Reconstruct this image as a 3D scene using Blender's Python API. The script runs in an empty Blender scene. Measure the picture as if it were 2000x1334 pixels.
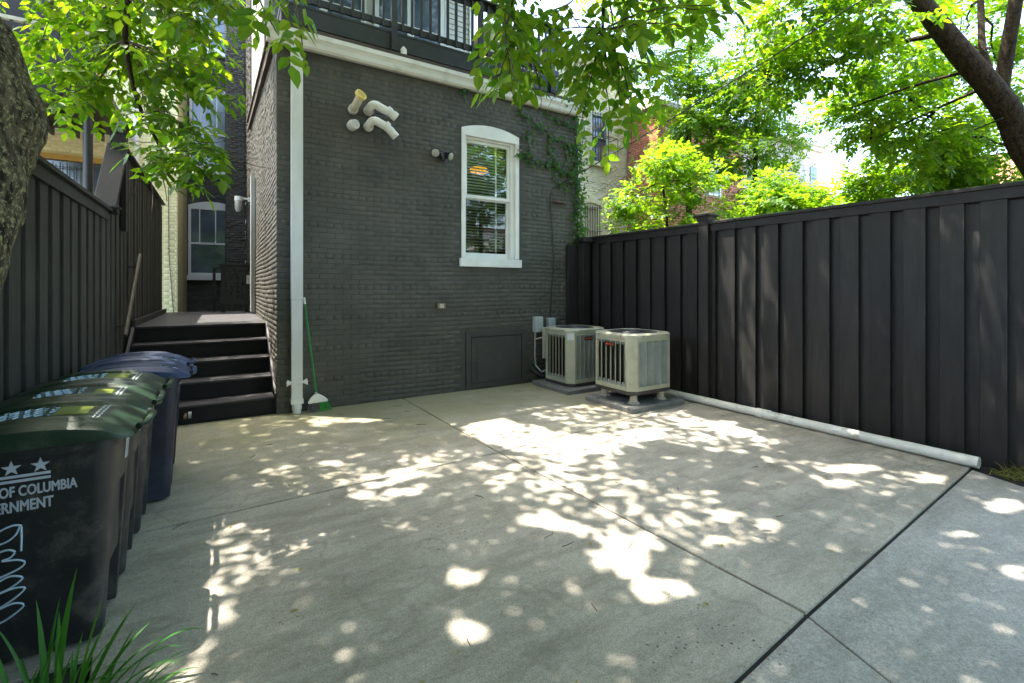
import bpy, bmesh, math, random
import numpy as np
from mathutils import Vector, Matrix, noise
rng = np.random.default_rng(11)
random.seed(5)
R = math.radians
scene = bpy.context.scene
COL = scene.collection

# ------------------------------------------------------------------ camera, sky, sun, exposure
YAW = R(31.7)
cam_d = bpy.data.cameras.new('camera'); cam = bpy.data.objects.new('camera', cam_d); COL.objects.link(cam)
cam.location = (0, 0, 1.65); cam.rotation_euler = (R(90), 0, -YAW)
cam_d.sensor_width = 36; cam_d.lens = 16.58; cam_d.shift_y = -0.052
cam_d.clip_start = 0.05; cam_d.clip_end = 800
scene.camera = cam
SUN = Vector((-0.30, 0.26, 1.0)).normalized()          # towards the sun
world = bpy.data.worlds.new('World'); scene.world = world; world.use_nodes = True
wn = world.node_tree.nodes; wl = world.node_tree.links
bg = wn['Background']; sky = wn.new('ShaderNodeTexSky'); sky.sky_type = 'NISHITA'; sky.sun_disc = False
sky.sun_elevation = math.asin(SUN.z); sky.sun_rotation = math.atan2(SUN.x, SUN.y)
sky.air_density = 1.0; sky.dust_density = 3.0; sky.ozone_density = 0.6
wl.new(sky.outputs[0], bg.inputs[0]); bg.inputs[1].default_value = 0.15
sun_d = bpy.data.lights.new('sun', 'SUN'); sun = bpy.data.objects.new('sun', sun_d); COL.objects.link(sun)
sun_d.energy = 2.5; sun_d.angle = R(0.65); sun_d.color = (1.0, 0.92, 0.82)
sun.rotation_euler = SUN.to_track_quat('Z', 'Y').to_euler(); sun.location = (0, 0, 30)
scene.view_settings.view_transform = 'Standard'; scene.view_settings.look = 'None'
scene.view_settings.exposure = 3.28; scene.view_settings.gamma = 1.0
scene.cycles.use_denoising = True
scene.cycles.max_bounces = 8; scene.cycles.transparent_max_bounces = 8
scene.cycles.sample_clamp_indirect = 6.0

# ------------------------------------------------------------------ materials
def nmat(name):
    m = bpy.data.materials.new(name); m.use_nodes = True
    nt = m.node_tree; return m, nt, nt.nodes, nt.links, nt.nodes['Principled BSDF']
def ramp(n, l, src, c1, c2, p1=0.35, p2=0.65):
    r = n.new('ShaderNodeValToRGB'); e = r.color_ramp.elements
    e[0].position = p1; e[1].position = p2; e[0].color = (*c1, 1); e[1].color = (*c2, 1)
    l.new(src, r.inputs[0]); return r.outputs[0]
def noise_n(n, l, vec, scale, detail=6, rough=0.6):
    t = n.new('ShaderNodeTexNoise'); t.inputs['Scale'].default_value = scale
    t.inputs['Detail'].default_value = detail; t.inputs['Roughness'].default_value = rough
    l.new(vec, t.inputs['Vector']); return t.outputs['Fac']
def position(n):
    return n.new('ShaderNodeNewGeometry').outputs['Position']
def mixc(n, l, f, a, b, mode='MIX'):
    x = n.new('ShaderNodeMix'); x.data_type = 'RGBA'; x.blend_type = mode
    if isinstance(f, float): x.inputs[0].default_value = f
    else: l.new(f, x.inputs[0])
    for s, v in ((6, a), (7, b)):
        if isinstance(v, tuple): x.inputs[s].default_value = (*v, 1)
        else: l.new(v, x.inputs[s])
    return x.outputs[2]
def bump(n, l, p, h, strength, dist=0.01):
    b = n.new('ShaderNodeBump'); b.inputs['Strength'].default_value = strength; b.inputs['Distance'].default_value = dist
    l.new(h, b.inputs['Height']); l.new(b.outputs[0], p.inputs['Normal'])
def M(name, c1, c2=None, scale=6, rough=0.6, bs=0.0, bscale=60, metal=0.0, spec=0.5, stretch=None, island=0.0, dirt=None, dscale=2.5):
    m, nt, n, l, p = nmat(name)
    c2 = c2 or tuple(c * 1.25 for c in c1)
    vec = position(n)
    if stretch:
        mp = n.new('ShaderNodeMapping'); mp.inputs['Scale'].default_value = stretch; l.new(vec, mp.inputs[0]); vec = mp.outputs[0]
    c = ramp(n, l, noise_n(n, l, vec, scale), c1, c2)
    if island:
        g = n.new('ShaderNodeNewGeometry'); o = n.new('ShaderNodeObjectInfo')
        a = n.new('ShaderNodeMath'); a.operation = 'ADD'; l.new(g.outputs['Random Per Island'], a.inputs[0]); l.new(o.outputs['Random'], a.inputs[1])
        fr = n.new('ShaderNodeMath'); fr.operation = 'FRACT'; l.new(a.outputs[0], fr.inputs[0])
        mr = n.new('ShaderNodeMapRange'); mr.inputs[3].default_value = 1 - island; mr.inputs[4].default_value = 1 + island
        l.new(fr.outputs[0], mr.inputs[0])
        hs = n.new('ShaderNodeHueSaturation'); l.new(mr.outputs[0], hs.inputs['Value']); l.new(c, hs.inputs['Color']); c = hs.outputs[0]
    if dirt:
        d = noise_n(n, l, position(n), dscale, 8, 0.7)
        f = n.new('ShaderNodeMapRange'); f.inputs[1].default_value = 0.52; f.inputs[2].default_value = 0.72; l.new(d, f.inputs[0])
        c = mixc(n, l, f.outputs[0], c, dirt)
    l.new(c, p.inputs['Base Color'])
    p.inputs['Roughness'].default_value = rough; p.inputs['Metallic'].default_value = metal
    p.inputs['Specular IOR Level'].default_value = spec
    if bs: bump(n, l, p, noise_n(n, l, position(n), bscale, 4), bs, 0.004)
    return m
def concrete(name, a, b, stain, green=None):
    m, nt, n, l, p = nmat(name)
    pos = position(n)
    c = ramp(n, l, noise_n(n, l, pos, 0.9, 8, 0.65), a, b, 0.3, 0.7)
    mp = n.new('ShaderNodeMapping'); mp.inputs['Scale'].default_value = (0.9, 3.4, 1); mp.inputs['Rotation'].default_value = (0, 0, R(-6)); l.new(pos, mp.inputs[0])
    st = noise_n(n, l, mp.outputs[0], 1.6, 6, 0.7)
    f = n.new('ShaderNodeMapRange'); f.inputs[1].default_value = 0.44; f.inputs[2].default_value = 0.74; f.inputs[4].default_value = 0.65; l.new(st, f.inputs[0])
    c = mixc(n, l, f.outputs[0], c, stain)
    if green:
        g = noise_n(n, l, pos, 1.3, 7, 0.7); sx = n.new('ShaderNodeSeparateXYZ'); l.new(pos, sx.inputs[0])
        yy = n.new('ShaderNodeMapRange'); yy.inputs[1].default_value = 3.0; yy.inputs[2].default_value = 6.9; yy.inputs[3].default_value = -0.25; yy.inputs[4].default_value = 0.5; l.new(sx.outputs[1], yy.inputs[0])
        ad = n.new('ShaderNodeMath'); ad.operation = 'ADD'; l.new(g, ad.inputs[0]); l.new(yy.outputs[0], ad.inputs[1])
        f3 = n.new('ShaderNodeMapRange'); f3.inputs[1].default_value = 0.45; f3.inputs[2].default_value = 0.95; f3.inputs[4].default_value = 0.85; l.new(ad.outputs[0], f3.inputs[0])
        c = mixc(n, l, f3.outputs[0], c, green)
    fine = noise_n(n, l, pos, 120, 3, 0.7)
    c = mixc(n, l, 0.6, c, ramp(n, l, fine, (0.25, 0.25, 0.25), (1.0, 1.0, 1.0), 0.32, 0.62), 'MULTIPLY')
    c = mixc(n, l, 0.5, c, ramp(n, l, noise_n(n, l, pos, 34, 5, 0.8), (0.45, 0.45, 0.44), (1.0, 1.0, 1.0), 0.3, 0.6), 'MULTIPLY')
    v = n.new('ShaderNodeTexVoronoi'); v.inputs['Scale'].default_value = 26; l.new(pos, v.inputs['Vector'])
    lt = n.new('ShaderNodeMapRange'); lt.inputs[1].default_value = 0.12; lt.inputs[2].default_value = 0.20; lt.inputs[3].default_value = 1; lt.inputs[4].default_value = 0
    l.new(v.outputs['Distance'], lt.inputs[0])
    pk = noise_n(n, l, pos, 1.1, 3, 0.5); pm = n.new('ShaderNodeMapRange'); pm.inputs[1].default_value = 0.55; pm.inputs[2].default_value = 0.66; l.new(pk, pm.inputs[0])
    mu = n.new('ShaderNodeMath'); mu.operation = 'MULTIPLY'; l.new(lt.outputs[0], mu.inputs[0]); l.new(pm.outputs[0], mu.inputs[1])
    c = mixc(n, l, mu.outputs[0], c, (0.07, 0.07, 0.07))
    rn = noise_n(n, l, pos, 0.55, 5, 0.6); ab = n.new('ShaderNodeMath'); ab.operation = 'SUBTRACT'; l.new(rn, ab.inputs[0]); ab.inputs[1].default_value = 0.5
    a2 = n.new('ShaderNodeMath'); a2.operation = 'ABSOLUTE'; l.new(ab.outputs[0], a2.inputs[0])
    ring = n.new('ShaderNodeMapRange'); ring.inputs[1].default_value = 0.0; ring.inputs[2].default_value = 0.012; ring.inputs[3].default_value = 0.35; ring.inputs[4].default_value = 0.0; l.new(a2.outputs[0], ring.inputs[0])
    c = mixc(n, l, ring.outputs[0], c, stain)
    bl = n.new('ShaderNodeMapRange'); bl.inputs[1].default_value = 0.58; bl.inputs[2].default_value = 0.70; bl.inputs[4].default_value = 0.65; l.new(noise_n(n, l, pos, 2.7, 9, 0.75), bl.inputs[0])
    c = mixc(n, l, bl.outputs[0], c, stain)
    l.new(c, p.inputs['Base Color']); p.inputs['Roughness'].default_value = 0.85; p.inputs['Specular IOR Level'].default_value = 0.3
    bump(n, l, p, fine, 0.35, 0.004)
    return m
def leaf_mat(name, d1, d2, t1, t2, mixf=0.5, rough=0.45):
    m, nt, n, l, p = nmat(name)
    g = n.new('ShaderNodeNewGeometry'); o = n.new('ShaderNodeObjectInfo')
    a = n.new('ShaderNodeMath'); a.operation = 'ADD'; l.new(g.outputs['Random Per Island'], a.inputs[0]); l.new(o.outputs['Random'], a.inputs[1])
    fr = n.new('ShaderNodeMath'); fr.operation = 'FRACT'; l.new(a.outputs[0], fr.inputs[0])
    l.new(ramp(n, l, fr.outputs[0], d1, d2, 0.0, 1.0), p.inputs['Base Color'])
    p.inputs['Roughness'].default_value = rough; p.inputs['Specular IOR Level'].default_value = 0.35
    t = n.new('ShaderNodeBsdfTranslucent'); l.new(ramp(n, l, fr.outputs[0], t1, t2, 0.0, 1.0), t.inputs['Color'])
    mx = n.new('ShaderNodeMixShader'); mx.inputs[0].default_value = mixf
    l.new(p.outputs[0], mx.inputs[1]); l.new(t.outputs[0], mx.inputs[2])
    l.new(mx.outputs[0], n['Material Output'].inputs['Surface'])
    return m
def glass_mat(name, tint=(0.9, 0.95, 0.93)):
    m, nt, n, l, p = nmat(name)
    n.remove(p)
    t = n.new('ShaderNodeBsdfTransparent'); t.inputs[0].default_value = (*tint, 1)
    gl = n.new('ShaderNodeBsdfGlossy'); gl.inputs['Roughness'].default_value = 0.0; gl.inputs['Color'].default_value = (1, 1, 1, 1)
    fz = n.new('ShaderNodeFresnel'); fz.inputs[0].default_value = 1.7
    mx = n.new('ShaderNodeMixShader'); l.new(fz.outputs[0], mx.inputs[0]); l.new(t.outputs[0], mx.inputs[1]); l.new(gl.outputs[0], mx.inputs[2])
    l.new(mx.outputs[0], n['Material Output'].inputs['Surface'])
    return m
def emit(name, c, s):
    m, nt, n, l, p = nmat(name)
    p.inputs['Base Color'].default_value = (*c, 1); p.inputs['Emission Color'].default_value = (*c, 1); p.inputs['Emission Strength'].default_value = s
    return m
def bark(name, c1, c2, lichen, sc):
    m, nt, n, l, p = nmat(name)
    pos = position(n); mp = n.new('ShaderNodeMapping'); mp.inputs['Scale'].default_value = (1, 1, 0.35); l.new(pos, mp.inputs[0])
    h = noise_n(n, l, mp.outputs[0], sc, 8, 0.7)
    c = ramp(n, l, h, c1, c2, 0.4, 0.62)
    f = n.new('ShaderNodeMapRange'); f.inputs[1].default_value = 0.53; f.inputs[2].default_value = 0.6; f.inputs[4].default_value = 0.85
    l.new(noise_n(n, l, pos, sc * 1.4, 6, 0.75), f.inputs[0])
    c = mixc(n, l, f.outputs[0], c, lichen)
    l.new(c, p.inputs['Base Color']); p.inputs['Roughness'].default_value = 0.9; p.inputs['Specular IOR Level'].default_value = 0.2
    bump(n, l, p, h, 1.0, 0.03)
    return m

CONC = concrete('yard_concrete', (0.40, 0.375, 0.31), (0.58, 0.54, 0.45), (0.18, 0.165, 0.13), (0.30, 0.285, 0.15))
CONC2 = concrete('alley_concrete', (0.40, 0.385, 0.345), (0.54, 0.515, 0.46), (0.25, 0.24, 0.21))
SOIL = M('soil', (0.05, 0.04, 0.025), (0.09, 0.08, 0.04), 5, 0.95, 0.5, 40)
JOINT = M('joint_dirt', (0.010, 0.010, 0.009), (0.025, 0.022, 0.018), 20, 0.95)
PBRICK = M('painted_brick', (0.066, 0.064, 0.053), (0.096, 0.092, 0.076), 1.6, 0.62, 0.6, 70, island=0.05, spec=0.3, dirt=(0.050, 0.050, 0.041), dscale=1.7)
PMORT = M('painted_mortar', (0.044, 0.043, 0.035), (0.062, 0.060, 0.049), 9, 0.7, 0.5, 80)
RBRICK = M('red_brick', (0.30, 0.085, 0.045), (0.42, 0.14, 0.08), 5, 0.85, 0.3, 60, island=0.28)
RMORT = M('pale_mortar', (0.42, 0.36, 0.31), (0.52, 0.46, 0.4), 9, 0.9)
CBRICK = M('cream_brick', (0.55, 0.49, 0.34), (0.68, 0.61, 0.45), 2.5, 0.8, 0.4, 60, island=0.07, dirt=(0.38, 0.33, 0.25), dscale=1.8)
CMORT = M('cream_mortar', (0.42, 0.36, 0.25), (0.5, 0.44, 0.32), 8, 0.9)
YBRICK = M('yellow_brick', (0.70, 0.66, 0.36), (0.78, 0.74, 0.44), 2.5, 0.8, 0.3, 60, island=0.05)
YMORT = M('yellow_mortar', (0.58, 0.53, 0.27), (0.64, 0.59, 0.31), 8, 0.9)
FENCE = M('charcoal_stain', (0.0125, 0.0118, 0.0108), (0.023, 0.0215, 0.0195), 3, 0.5, 0.5, 140, stretch=(6, 6, 0.7), island=0.30, spec=0.35)
LFENCE = M('charcoal_stain_lit', (0.036, 0.036, 0.030), (0.060, 0.060, 0.050), 3, 0.6, 0.5, 140, stretch=(6, 6, 0.7), island=0.12, spec=0.3)  # fence stain lightened in colour for the light its faces catch
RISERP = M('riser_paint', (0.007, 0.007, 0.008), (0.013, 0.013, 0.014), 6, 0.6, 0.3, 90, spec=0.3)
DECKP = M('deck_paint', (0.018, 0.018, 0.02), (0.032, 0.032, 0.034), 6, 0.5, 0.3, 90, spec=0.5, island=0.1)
RAILP = M('rail_paint', (0.014, 0.014, 0.0135), (0.024, 0.024, 0.023), 6, 0.45, 0.2, 90)
WHITE = M('white_paint', (0.70, 0.70, 0.66), (0.80, 0.80, 0.76), 4, 0.4, 0.1, 60)
GUTTER = M('gutter_paint', (0.66, 0.64, 0.59), (0.75, 0.73, 0.68), 3, 0.4, dirt=(0.46, 0.44, 0.38))
DSP = M('downspout_paint', (0.70, 0.70, 0.67), (0.78, 0.78, 0.75), 3, 0.4, stretch=(3, 3, 0.6))
ROOFM = M('roof_edge', (0.045, 0.035, 0.025), (0.08, 0.06, 0.045), 6, 0.8)
PVC = M('pvc', (0.66, 0.65, 0.59), (0.76, 0.75, 0.7), 4, 0.35, dirt=(0.34, 0.30, 0.22), dscale=7)
PVCY = M('yellowed_plastic', (0.66, 0.52, 0.12), (0.75, 0.6, 0.2), 8, 0.4)
RUSTY = M('stained_plastic', (0.42, 0.37, 0.28), (0.6, 0.55, 0.45), 14, 0.6)
HATCH = M('hatch_paint', (0.034, 0.034, 0.030), (0.046, 0.045, 0.04), 5, 0.6, 0.3, 90)
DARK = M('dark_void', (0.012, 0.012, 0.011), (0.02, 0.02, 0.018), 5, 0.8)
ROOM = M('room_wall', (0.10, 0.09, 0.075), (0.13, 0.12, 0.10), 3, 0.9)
BLIND = M('blind_slats', (0.50, 0.50, 0.42), (0.6, 0.6, 0.52), 6, 0.5)
TAPE = M('blind_tape', (0.55, 0.62, 0.48), (0.62, 0.68, 0.55), 6, 0.7)
GLASS = glass_mat('window_glass')
GLASSD = glass_mat('window_glass_green', (0.6, 0.7, 0.65))
LAMPM = emit('lamp_glow', (1.0, 0.42, 0.015), 0.12)
BINB = M('black_plastic', (0.012, 0.013, 0.014), (0.022, 0.023, 0.025), 5, 0.42, 0.25, 220, dirt=(0.085, 0.08, 0.07), dscale=6)
BINBL = M('navy_plastic', (0.006, 0.009, 0.022), (0.012, 0.016, 0.036), 5, 0.42, 0.25, 220, dirt=(0.035, 0.04, 0.065), dscale=3)
LIDG = M('green_lid', (0.009, 0.026, 0.014), (0.017, 0.042, 0.023), 4, 0.38, 0.3, 160, dirt=(0.07, 0.09, 0.06), dscale=4)
LIDB = M('blue_lid', (0.006, 0.024, 0.085), (0.012, 0.038, 0.12), 4, 0.4, 0.3, 160, dirt=(0.05, 0.07, 0.12), dscale=4)
PRINT = M('grey_print', (0.42, 0.47, 0.55), (0.5, 0.55, 0.62), 20, 0.6)
CHALK = M('chalk_marker', (0.38, 0.52, 0.66), (0.5, 0.62, 0.74), 30, 0.7)
PAPER = M('paper_label', (0.6, 0.6, 0.58), (0.72, 0.72, 0.7), 40, 0.5)
INK = M('dark_ink', (0.03, 0.03, 0.03), (0.06, 0.06, 0.06), 30, 0.6)
STICK = M('yellow_green_sticker', (0.13, 0.18, 0.02), (0.20, 0.25, 0.03), 10, 0.4)
RUBBER = M('rubber', (0.015, 0.015, 0.015), (0.03, 0.03, 0.03), 10, 0.7)
ACM = M('cabinet_paint', (0.34, 0.345, 0.25), (0.40, 0.40, 0.30), 5, 0.42, 0.15, 200, dirt=(0.28, 0.27, 0.20), dscale=3)
ACSL = M('louvre_paint', (0.17, 0.20, 0.19), (0.23, 0.26, 0.245), 5, 0.4)
ACB = M('base_pan', (0.03, 0.028, 0.024), (0.05, 0.046, 0.04), 8, 0.6)
COIL = M('coil_fins', (0.016, 0.015, 0.013), (0.05, 0.047, 0.04), 40, 0.5, stretch=(1, 1, 40))
FANM = M('fan_guard', (0.02, 0.025, 0.03), (0.04, 0.045, 0.055), 10, 0.4)
ORANGE = M('orange_badge', (0.55, 0.10, 0.02), (0.65, 0.14, 0.03), 20, 0.4)
PADM = M('pad_concrete', (0.13, 0.135, 0.13), (0.2, 0.2, 0.19), 6, 0.85, 0.4, 90)
BOXG = M('grey_box', (0.34, 0.37, 0.37), (0.42, 0.45, 0.45), 6, 0.4)
CABLE = M('cable', (0.015, 0.015, 0.015), (0.03, 0.03, 0.03), 10, 0.6)
CONDUIT = M('conduit', (0.25, 0.27, 0.26), (0.32, 0.34, 0.33), 10, 0.5)
BLACKP = M('black_fixture', (0.012, 0.012, 0.013), (0.025, 0.025, 0.026), 10, 0.4)
LENS = M('lamp_lens', (0.30, 0.29, 0.25), (0.5, 0.48, 0.42), 30, 0.15)
BRONZE = M('bronze_fixture', (0.12, 0.09, 0.06), (0.2, 0.16, 0.11), 10, 0.4, metal=0.3)
SIDEP = M('grey_downpipe', (0.33, 0.35, 0.32), (0.40, 0.42, 0.39), 3, 0.5)
GREENP = M('green_handle', (0.01, 0.20, 0.035), (0.015, 0.26, 0.05), 10, 0.35)
BRISG = M('green_bristles', (0.02, 0.30, 0.03), (0.03, 0.4, 0.05), 30, 0.6)
BRISD = M('grey_bristles', (0.10, 0.10, 0.11), (0.2, 0.2, 0.21), 60, 0.7)
BARKL = bark('lichen_bark', (0.014, 0.011, 0.007), (0.19, 0.155, 0.095), (0.40, 0.39, 0.21), 34)
BARKD = bark('brown_bark', (0.010, 0.007, 0.004), (0.045, 0.030, 0.017), (0.06, 0.05, 0.026), 22)
TWIG = M('twig_bark', (0.05, 0.03, 0.016), (0.09, 0.055, 0.03), 30, 0.8)
LEAFN = leaf_mat('near_leaf', (0.020, 0.065, 0.008), (0.042, 0.11, 0.013), (0.16, 0.42, 0.008), (0.46, 0.66, 0.015), 0.5)
LEAFB = leaf_mat('far_leaf', (0.028, 0.085, 0.010), (0.065, 0.15, 0.018), (0.20, 0.46, 0.010), (0.50, 0.70, 0.02), 0.5)
LEAFD = leaf_mat('dark_leaf', (0.022, 0.07, 0.012), (0.045, 0.11, 0.02), (0.10, 0.32, 0.012), (0.2, 0.48, 0.02), 0.45)
CROWNM = leaf_mat('crown_leaf', (0.025, 0.06, 0.016), (0.045, 0.09, 0.025), (0.20, 0.28, 0.10), (0.30, 0.38, 0.14), 0.5)  # translucent tone set pale and neutral to fill the shade below
IVYM = leaf_mat('ivy_leaf', (0.022, 0.07, 0.010), (0.05, 0.13, 0.018), (0.10, 0.30, 0.012), (0.2, 0.45, 0.02), 0.4)
BLADE = leaf_mat('blade_leaf', (0.04, 0.16, 0.025), (0.07, 0.24, 0.04), (0.10, 0.36, 0.03), (0.2, 0.5, 0.05), 0.35)
STRAW = leaf_mat('dry_grass', (0.12, 0.15, 0.03), (0.32, 0.28, 0.10), (0.2, 0.25, 0.04), (0.4, 0.36, 0.1), 0.3)
YLEAF = leaf_mat('fallen_leaf', (0.40, 0.28, 0.02), (0.16, 0.20, 0.03), (0.3, 0.25, 0.02), (0.3, 0.3, 0.02), 0.2)
SIDING = M('pale_siding', (0.50, 0.49, 0.42), (0.58, 0.57, 0.5), 5, 0.6)
WSTUCCO = M('white_stucco', (0.66, 0.65, 0.62), (0.74, 0.73, 0.7), 3, 0.8)
TILE = M('red_tile', (0.40, 0.15, 0.09), (0.5, 0.2, 0.13), 8, 0.8)
IRON = M('iron_bars', (0.02, 0.02, 0.022), (0.035, 0.035, 0.037), 10, 0.5)
BLUEGL = M('blue_reflective_pane', (0.05, 0.07, 0.10), (0.10, 0.13, 0.18), 2, 0.08, spec=1.0)
GOLD = M('ochre_frame', (0.42, 0.24, 0.04), (0.5, 0.3, 0.06), 8, 0.6)

# ------------------------------------------------------------------ helpers
class MB:
    """collects shapes in world coordinates; build() links them as one mesh object"""
    def __init__(s): s.v = []; s.f = []
    def add(s, vs, fs):
        o = len(s.v); s.v += [tuple(map(float, v)) for v in vs]; s.f += [tuple(i + o for i in f) for f in fs]; return s
    def hexa(s, p):      # 8 points: bottom 4 ccw, top 4 ccw
        return s.add(p, [(3, 2, 1, 0), (4, 5, 6, 7), (0, 1, 5, 4), (1, 2, 6, 5), (2, 3, 7, 6), (3, 0, 4, 7)])
    def box(s, x0, x1, y0, y1, z0, z1):
        return s.hexa([(x0, y0, z0), (x1, y0, z0), (x1, y1, z0), (x0, y1, z0), (x0, y0, z1), (x1, y0, z1), (x1, y1, z1), (x0, y1, z1)])
    def bar(s, a, b, w, h, up=(0, 0, 1)):
        a = Vector(a); b = Vector(b); d = (b - a).normalized(); u = Vector(up); sd = d.cross(u)
        if sd.length < 1e-4: sd = d.cross(Vector((1, 0, 0)))
        sd.normalize(); u = sd.cross(d).normalized(); sw = sd * w / 2; uh = u * h / 2
        return s.hexa([a - sw - uh, a + sw - uh, b + sw - uh, b - sw - uh, a - sw + uh, a + sw + uh, b + sw + uh, b - sw + uh])
    def prism(s, poly, z0, z1):      # polygon in xy
        n = len(poly); vs = [(x, y, z0) for x, y in poly] + [(x, y, z1) for x, y in poly]
        return s.add(vs, [tuple(range(n - 1, -1, -1)), tuple(range(n, 2 * n))] + [(i, (i + 1) % n, n + (i + 1) % n, n + i) for i in range(n)])
    def prism_xz(s, poly, y0, y1):
        n = len(poly); vs = [(x, y0, z) for x, z in poly] + [(x, y1, z) for x, z in poly]
        return s.add(vs, [tuple(range(n)), tuple(range(2 * n - 1, n - 1, -1))] + [(i, n + i, n + (i + 1) % n, (i + 1) % n) for i in range(n)])
    def tube(s, pts, rad, seg=10, cap=True):
        pts = [Vector(p) for p in pts]; n = len(pts)
        if not hasattr(rad, '__len__'): rad = [rad] * n
        ref = None; rings = []
        for i, p in enumerate(pts):
            d = (pts[min(i + 1, n - 1)] - pts[max(i - 1, 0)]).normalized()
            if ref is None: ref = Vector((0, 0, 1)) if abs(d.z) < 0.9 else Vector((1, 0, 0))
            a = d.cross(ref).normalized(); b = d.cross(a).normalized(); ref = a.cross(d) * -1 if False else ref
            rings.append([p + (a * math.cos(t) + b * math.sin(t)) * rad[i] for t in [2 * math.pi * k / seg for k in range(seg)]])
        vs = [v for r in rings for v in r]; fs = []
        for i in range(n - 1):
            for k in range(seg):
                fs.append((i * seg + k, i * seg + (k + 1) % seg, (i + 1) * seg + (k + 1) % seg, (i + 1) * seg + k))
        if cap: fs += [tuple(range(seg - 1, -1, -1)), tuple((n - 1) * seg + k for k in range(seg))]
        return s.add(vs, fs)
    def loft(s, rings, cap=True):
        seg = len(rings[0]); vs = [v for r in rings for v in r]; fs = []
        for i in range(len(rings) - 1):
            for k in range(seg):
                fs.append((i * seg + k, i * seg + (k + 1) % seg, (i + 1) * seg + (k + 1) % seg, (i + 1) * seg + k))
        if cap: fs += [tuple(range(seg - 1, -1, -1)), tuple((len(rings) - 1) * seg + k for k in range(seg))]
        return s.add(vs, fs)
    def build(s, name, mat, parent=None, smooth=False, bevel=0.0, loc=None):
        o0 = Vector(loc) if loc is not None else (wloc(parent) if parent else Vector((0, 0, 0)))
        me = bpy.data.meshes.new(name); me.from_pydata([(v[0] - o0.x, v[1] - o0.y, v[2] - o0.z) for v in s.v], [], s.f); me.update()
        bm = bmesh.new(); bm.from_mesh(me); bmesh.ops.recalc_face_normals(bm, faces=bm.faces)
        if bevel:
            es = [e for e in bm.edges if len(e.link_faces) == 2 and e.calc_face_angle(0) > 0.6]
            bmesh.ops.bevel(bm, geom=es, offset=bevel, segments=2 if smooth else 1, affect='EDGES', clamp_overlap=True)
        if smooth:
            for f in bm.faces: f.smooth = True
            for e in bm.edges:
                if len(e.link_faces) == 2 and e.calc_face_angle(0) > 0.75: e.smooth = False
        bm.to_mesh(me); bm.free()
        me.materials.append(mat)
        o = bpy.data.objects.new(name, me); COL.objects.link(o)
        if parent: o.parent = parent; o.location = o0 - wloc(parent)
        else: o.location = o0
        return o
def wloc(o):
    v = Vector((0, 0, 0))
    while o is not None: v = v + o.location; o = o.parent
    return v
def tag(o, label=None, cat=None, group=None, kind=None):
    if label: o['label'] = label
    if cat: o['category'] = cat
    if group: o['group'] = group
    if kind: o['kind'] = kind
    return o
def thing(name, loc, label=None, cat=None, group=None, kind=None):
    o = bpy.data.objects.new(name, None); COL.objects.link(o); o.location = loc; o.empty_display_size = 0.1
    return tag(o, label, cat, group, kind)
def inst(name, me, parent, mw):
    """an object that shares mesh data, placed by a world matrix under an unrotated parent"""
    o = bpy.data.objects.new(name, me); COL.objects.link(o); o.parent = parent
    o.matrix_local = Matrix.Translation(-wloc(parent)) @ mw
    return o
def np_mesh(name, V, F, mat, parent=None, smooth=False):
    me = bpy.data.meshes.new(name); V = np.asarray(V, dtype=np.float32)
    if parent is not None: V = V - np.array(wloc(parent), dtype=np.float32)
    F = np.asarray(F, dtype=np.int32); k = F.shape[1]
    me.vertices.add(len(V)); me.vertices.foreach_set('co', V.ravel())
    me.loops.add(F.size); me.loops.foreach_set('vertex_index', F.ravel())
    me.polygons.add(len(F)); me.polygons.foreach_set('loop_start', np.arange(0, F.size, k, dtype=np.int32))
    if smooth: me.polygons.foreach_set('use_smooth', np.ones(len(F), dtype=bool))
    me.update(calc_edges=True); me.materials.append(mat)
    o = bpy.data.objects.new(name, me); COL.objects.link(o)
    if parent is not None: o.parent = parent
    return o
def text_mesh(body, size, offset=0.0, shear=0.0, extrude=0.0):
    cu = bpy.data.curves.new('lettering', 'FONT'); cu.body = body; cu.size = size; cu.offset = offset; cu.shear = shear; cu.extrude = extrude
    cu.align_x = 'RIGHT'; cu.resolution_u = 3
    o = bpy.data.objects.new('lettering', cu); COL.objects.link(o)
    dg = bpy.context.evaluated_depsgraph_get(); me = bpy.data.meshes.new_from_object(o.evaluated_get(dg))
    bpy.data.objects.remove(o); bpy.data.curves.remove(cu)
    return me
S_, C_ = math.sin(YAW), math.cos(YAW)
def cam_xyz(P):          # right, forward, up from the viewpoint (used to rank pieces by size and to keep limbs above head height)
    P = np.asarray(P); return P[:, 0] * C_ - P[:, 1] * S_, P[:, 0] * S_ + P[:, 1] * C_, P[:, 2] - 1.65
def apparent(P, size):   # how large a piece shows from the yard entrance; 0 when it is out of view
    r, f, u = cam_xyz(P); ok = (f > 0.2) & (np.abs(r) < 1.10 * f) & (u < 0.63 * f) & (u > -0.86 * f)
    return np.where(ok, size / np.maximum(f, 0.2), 0)

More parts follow.
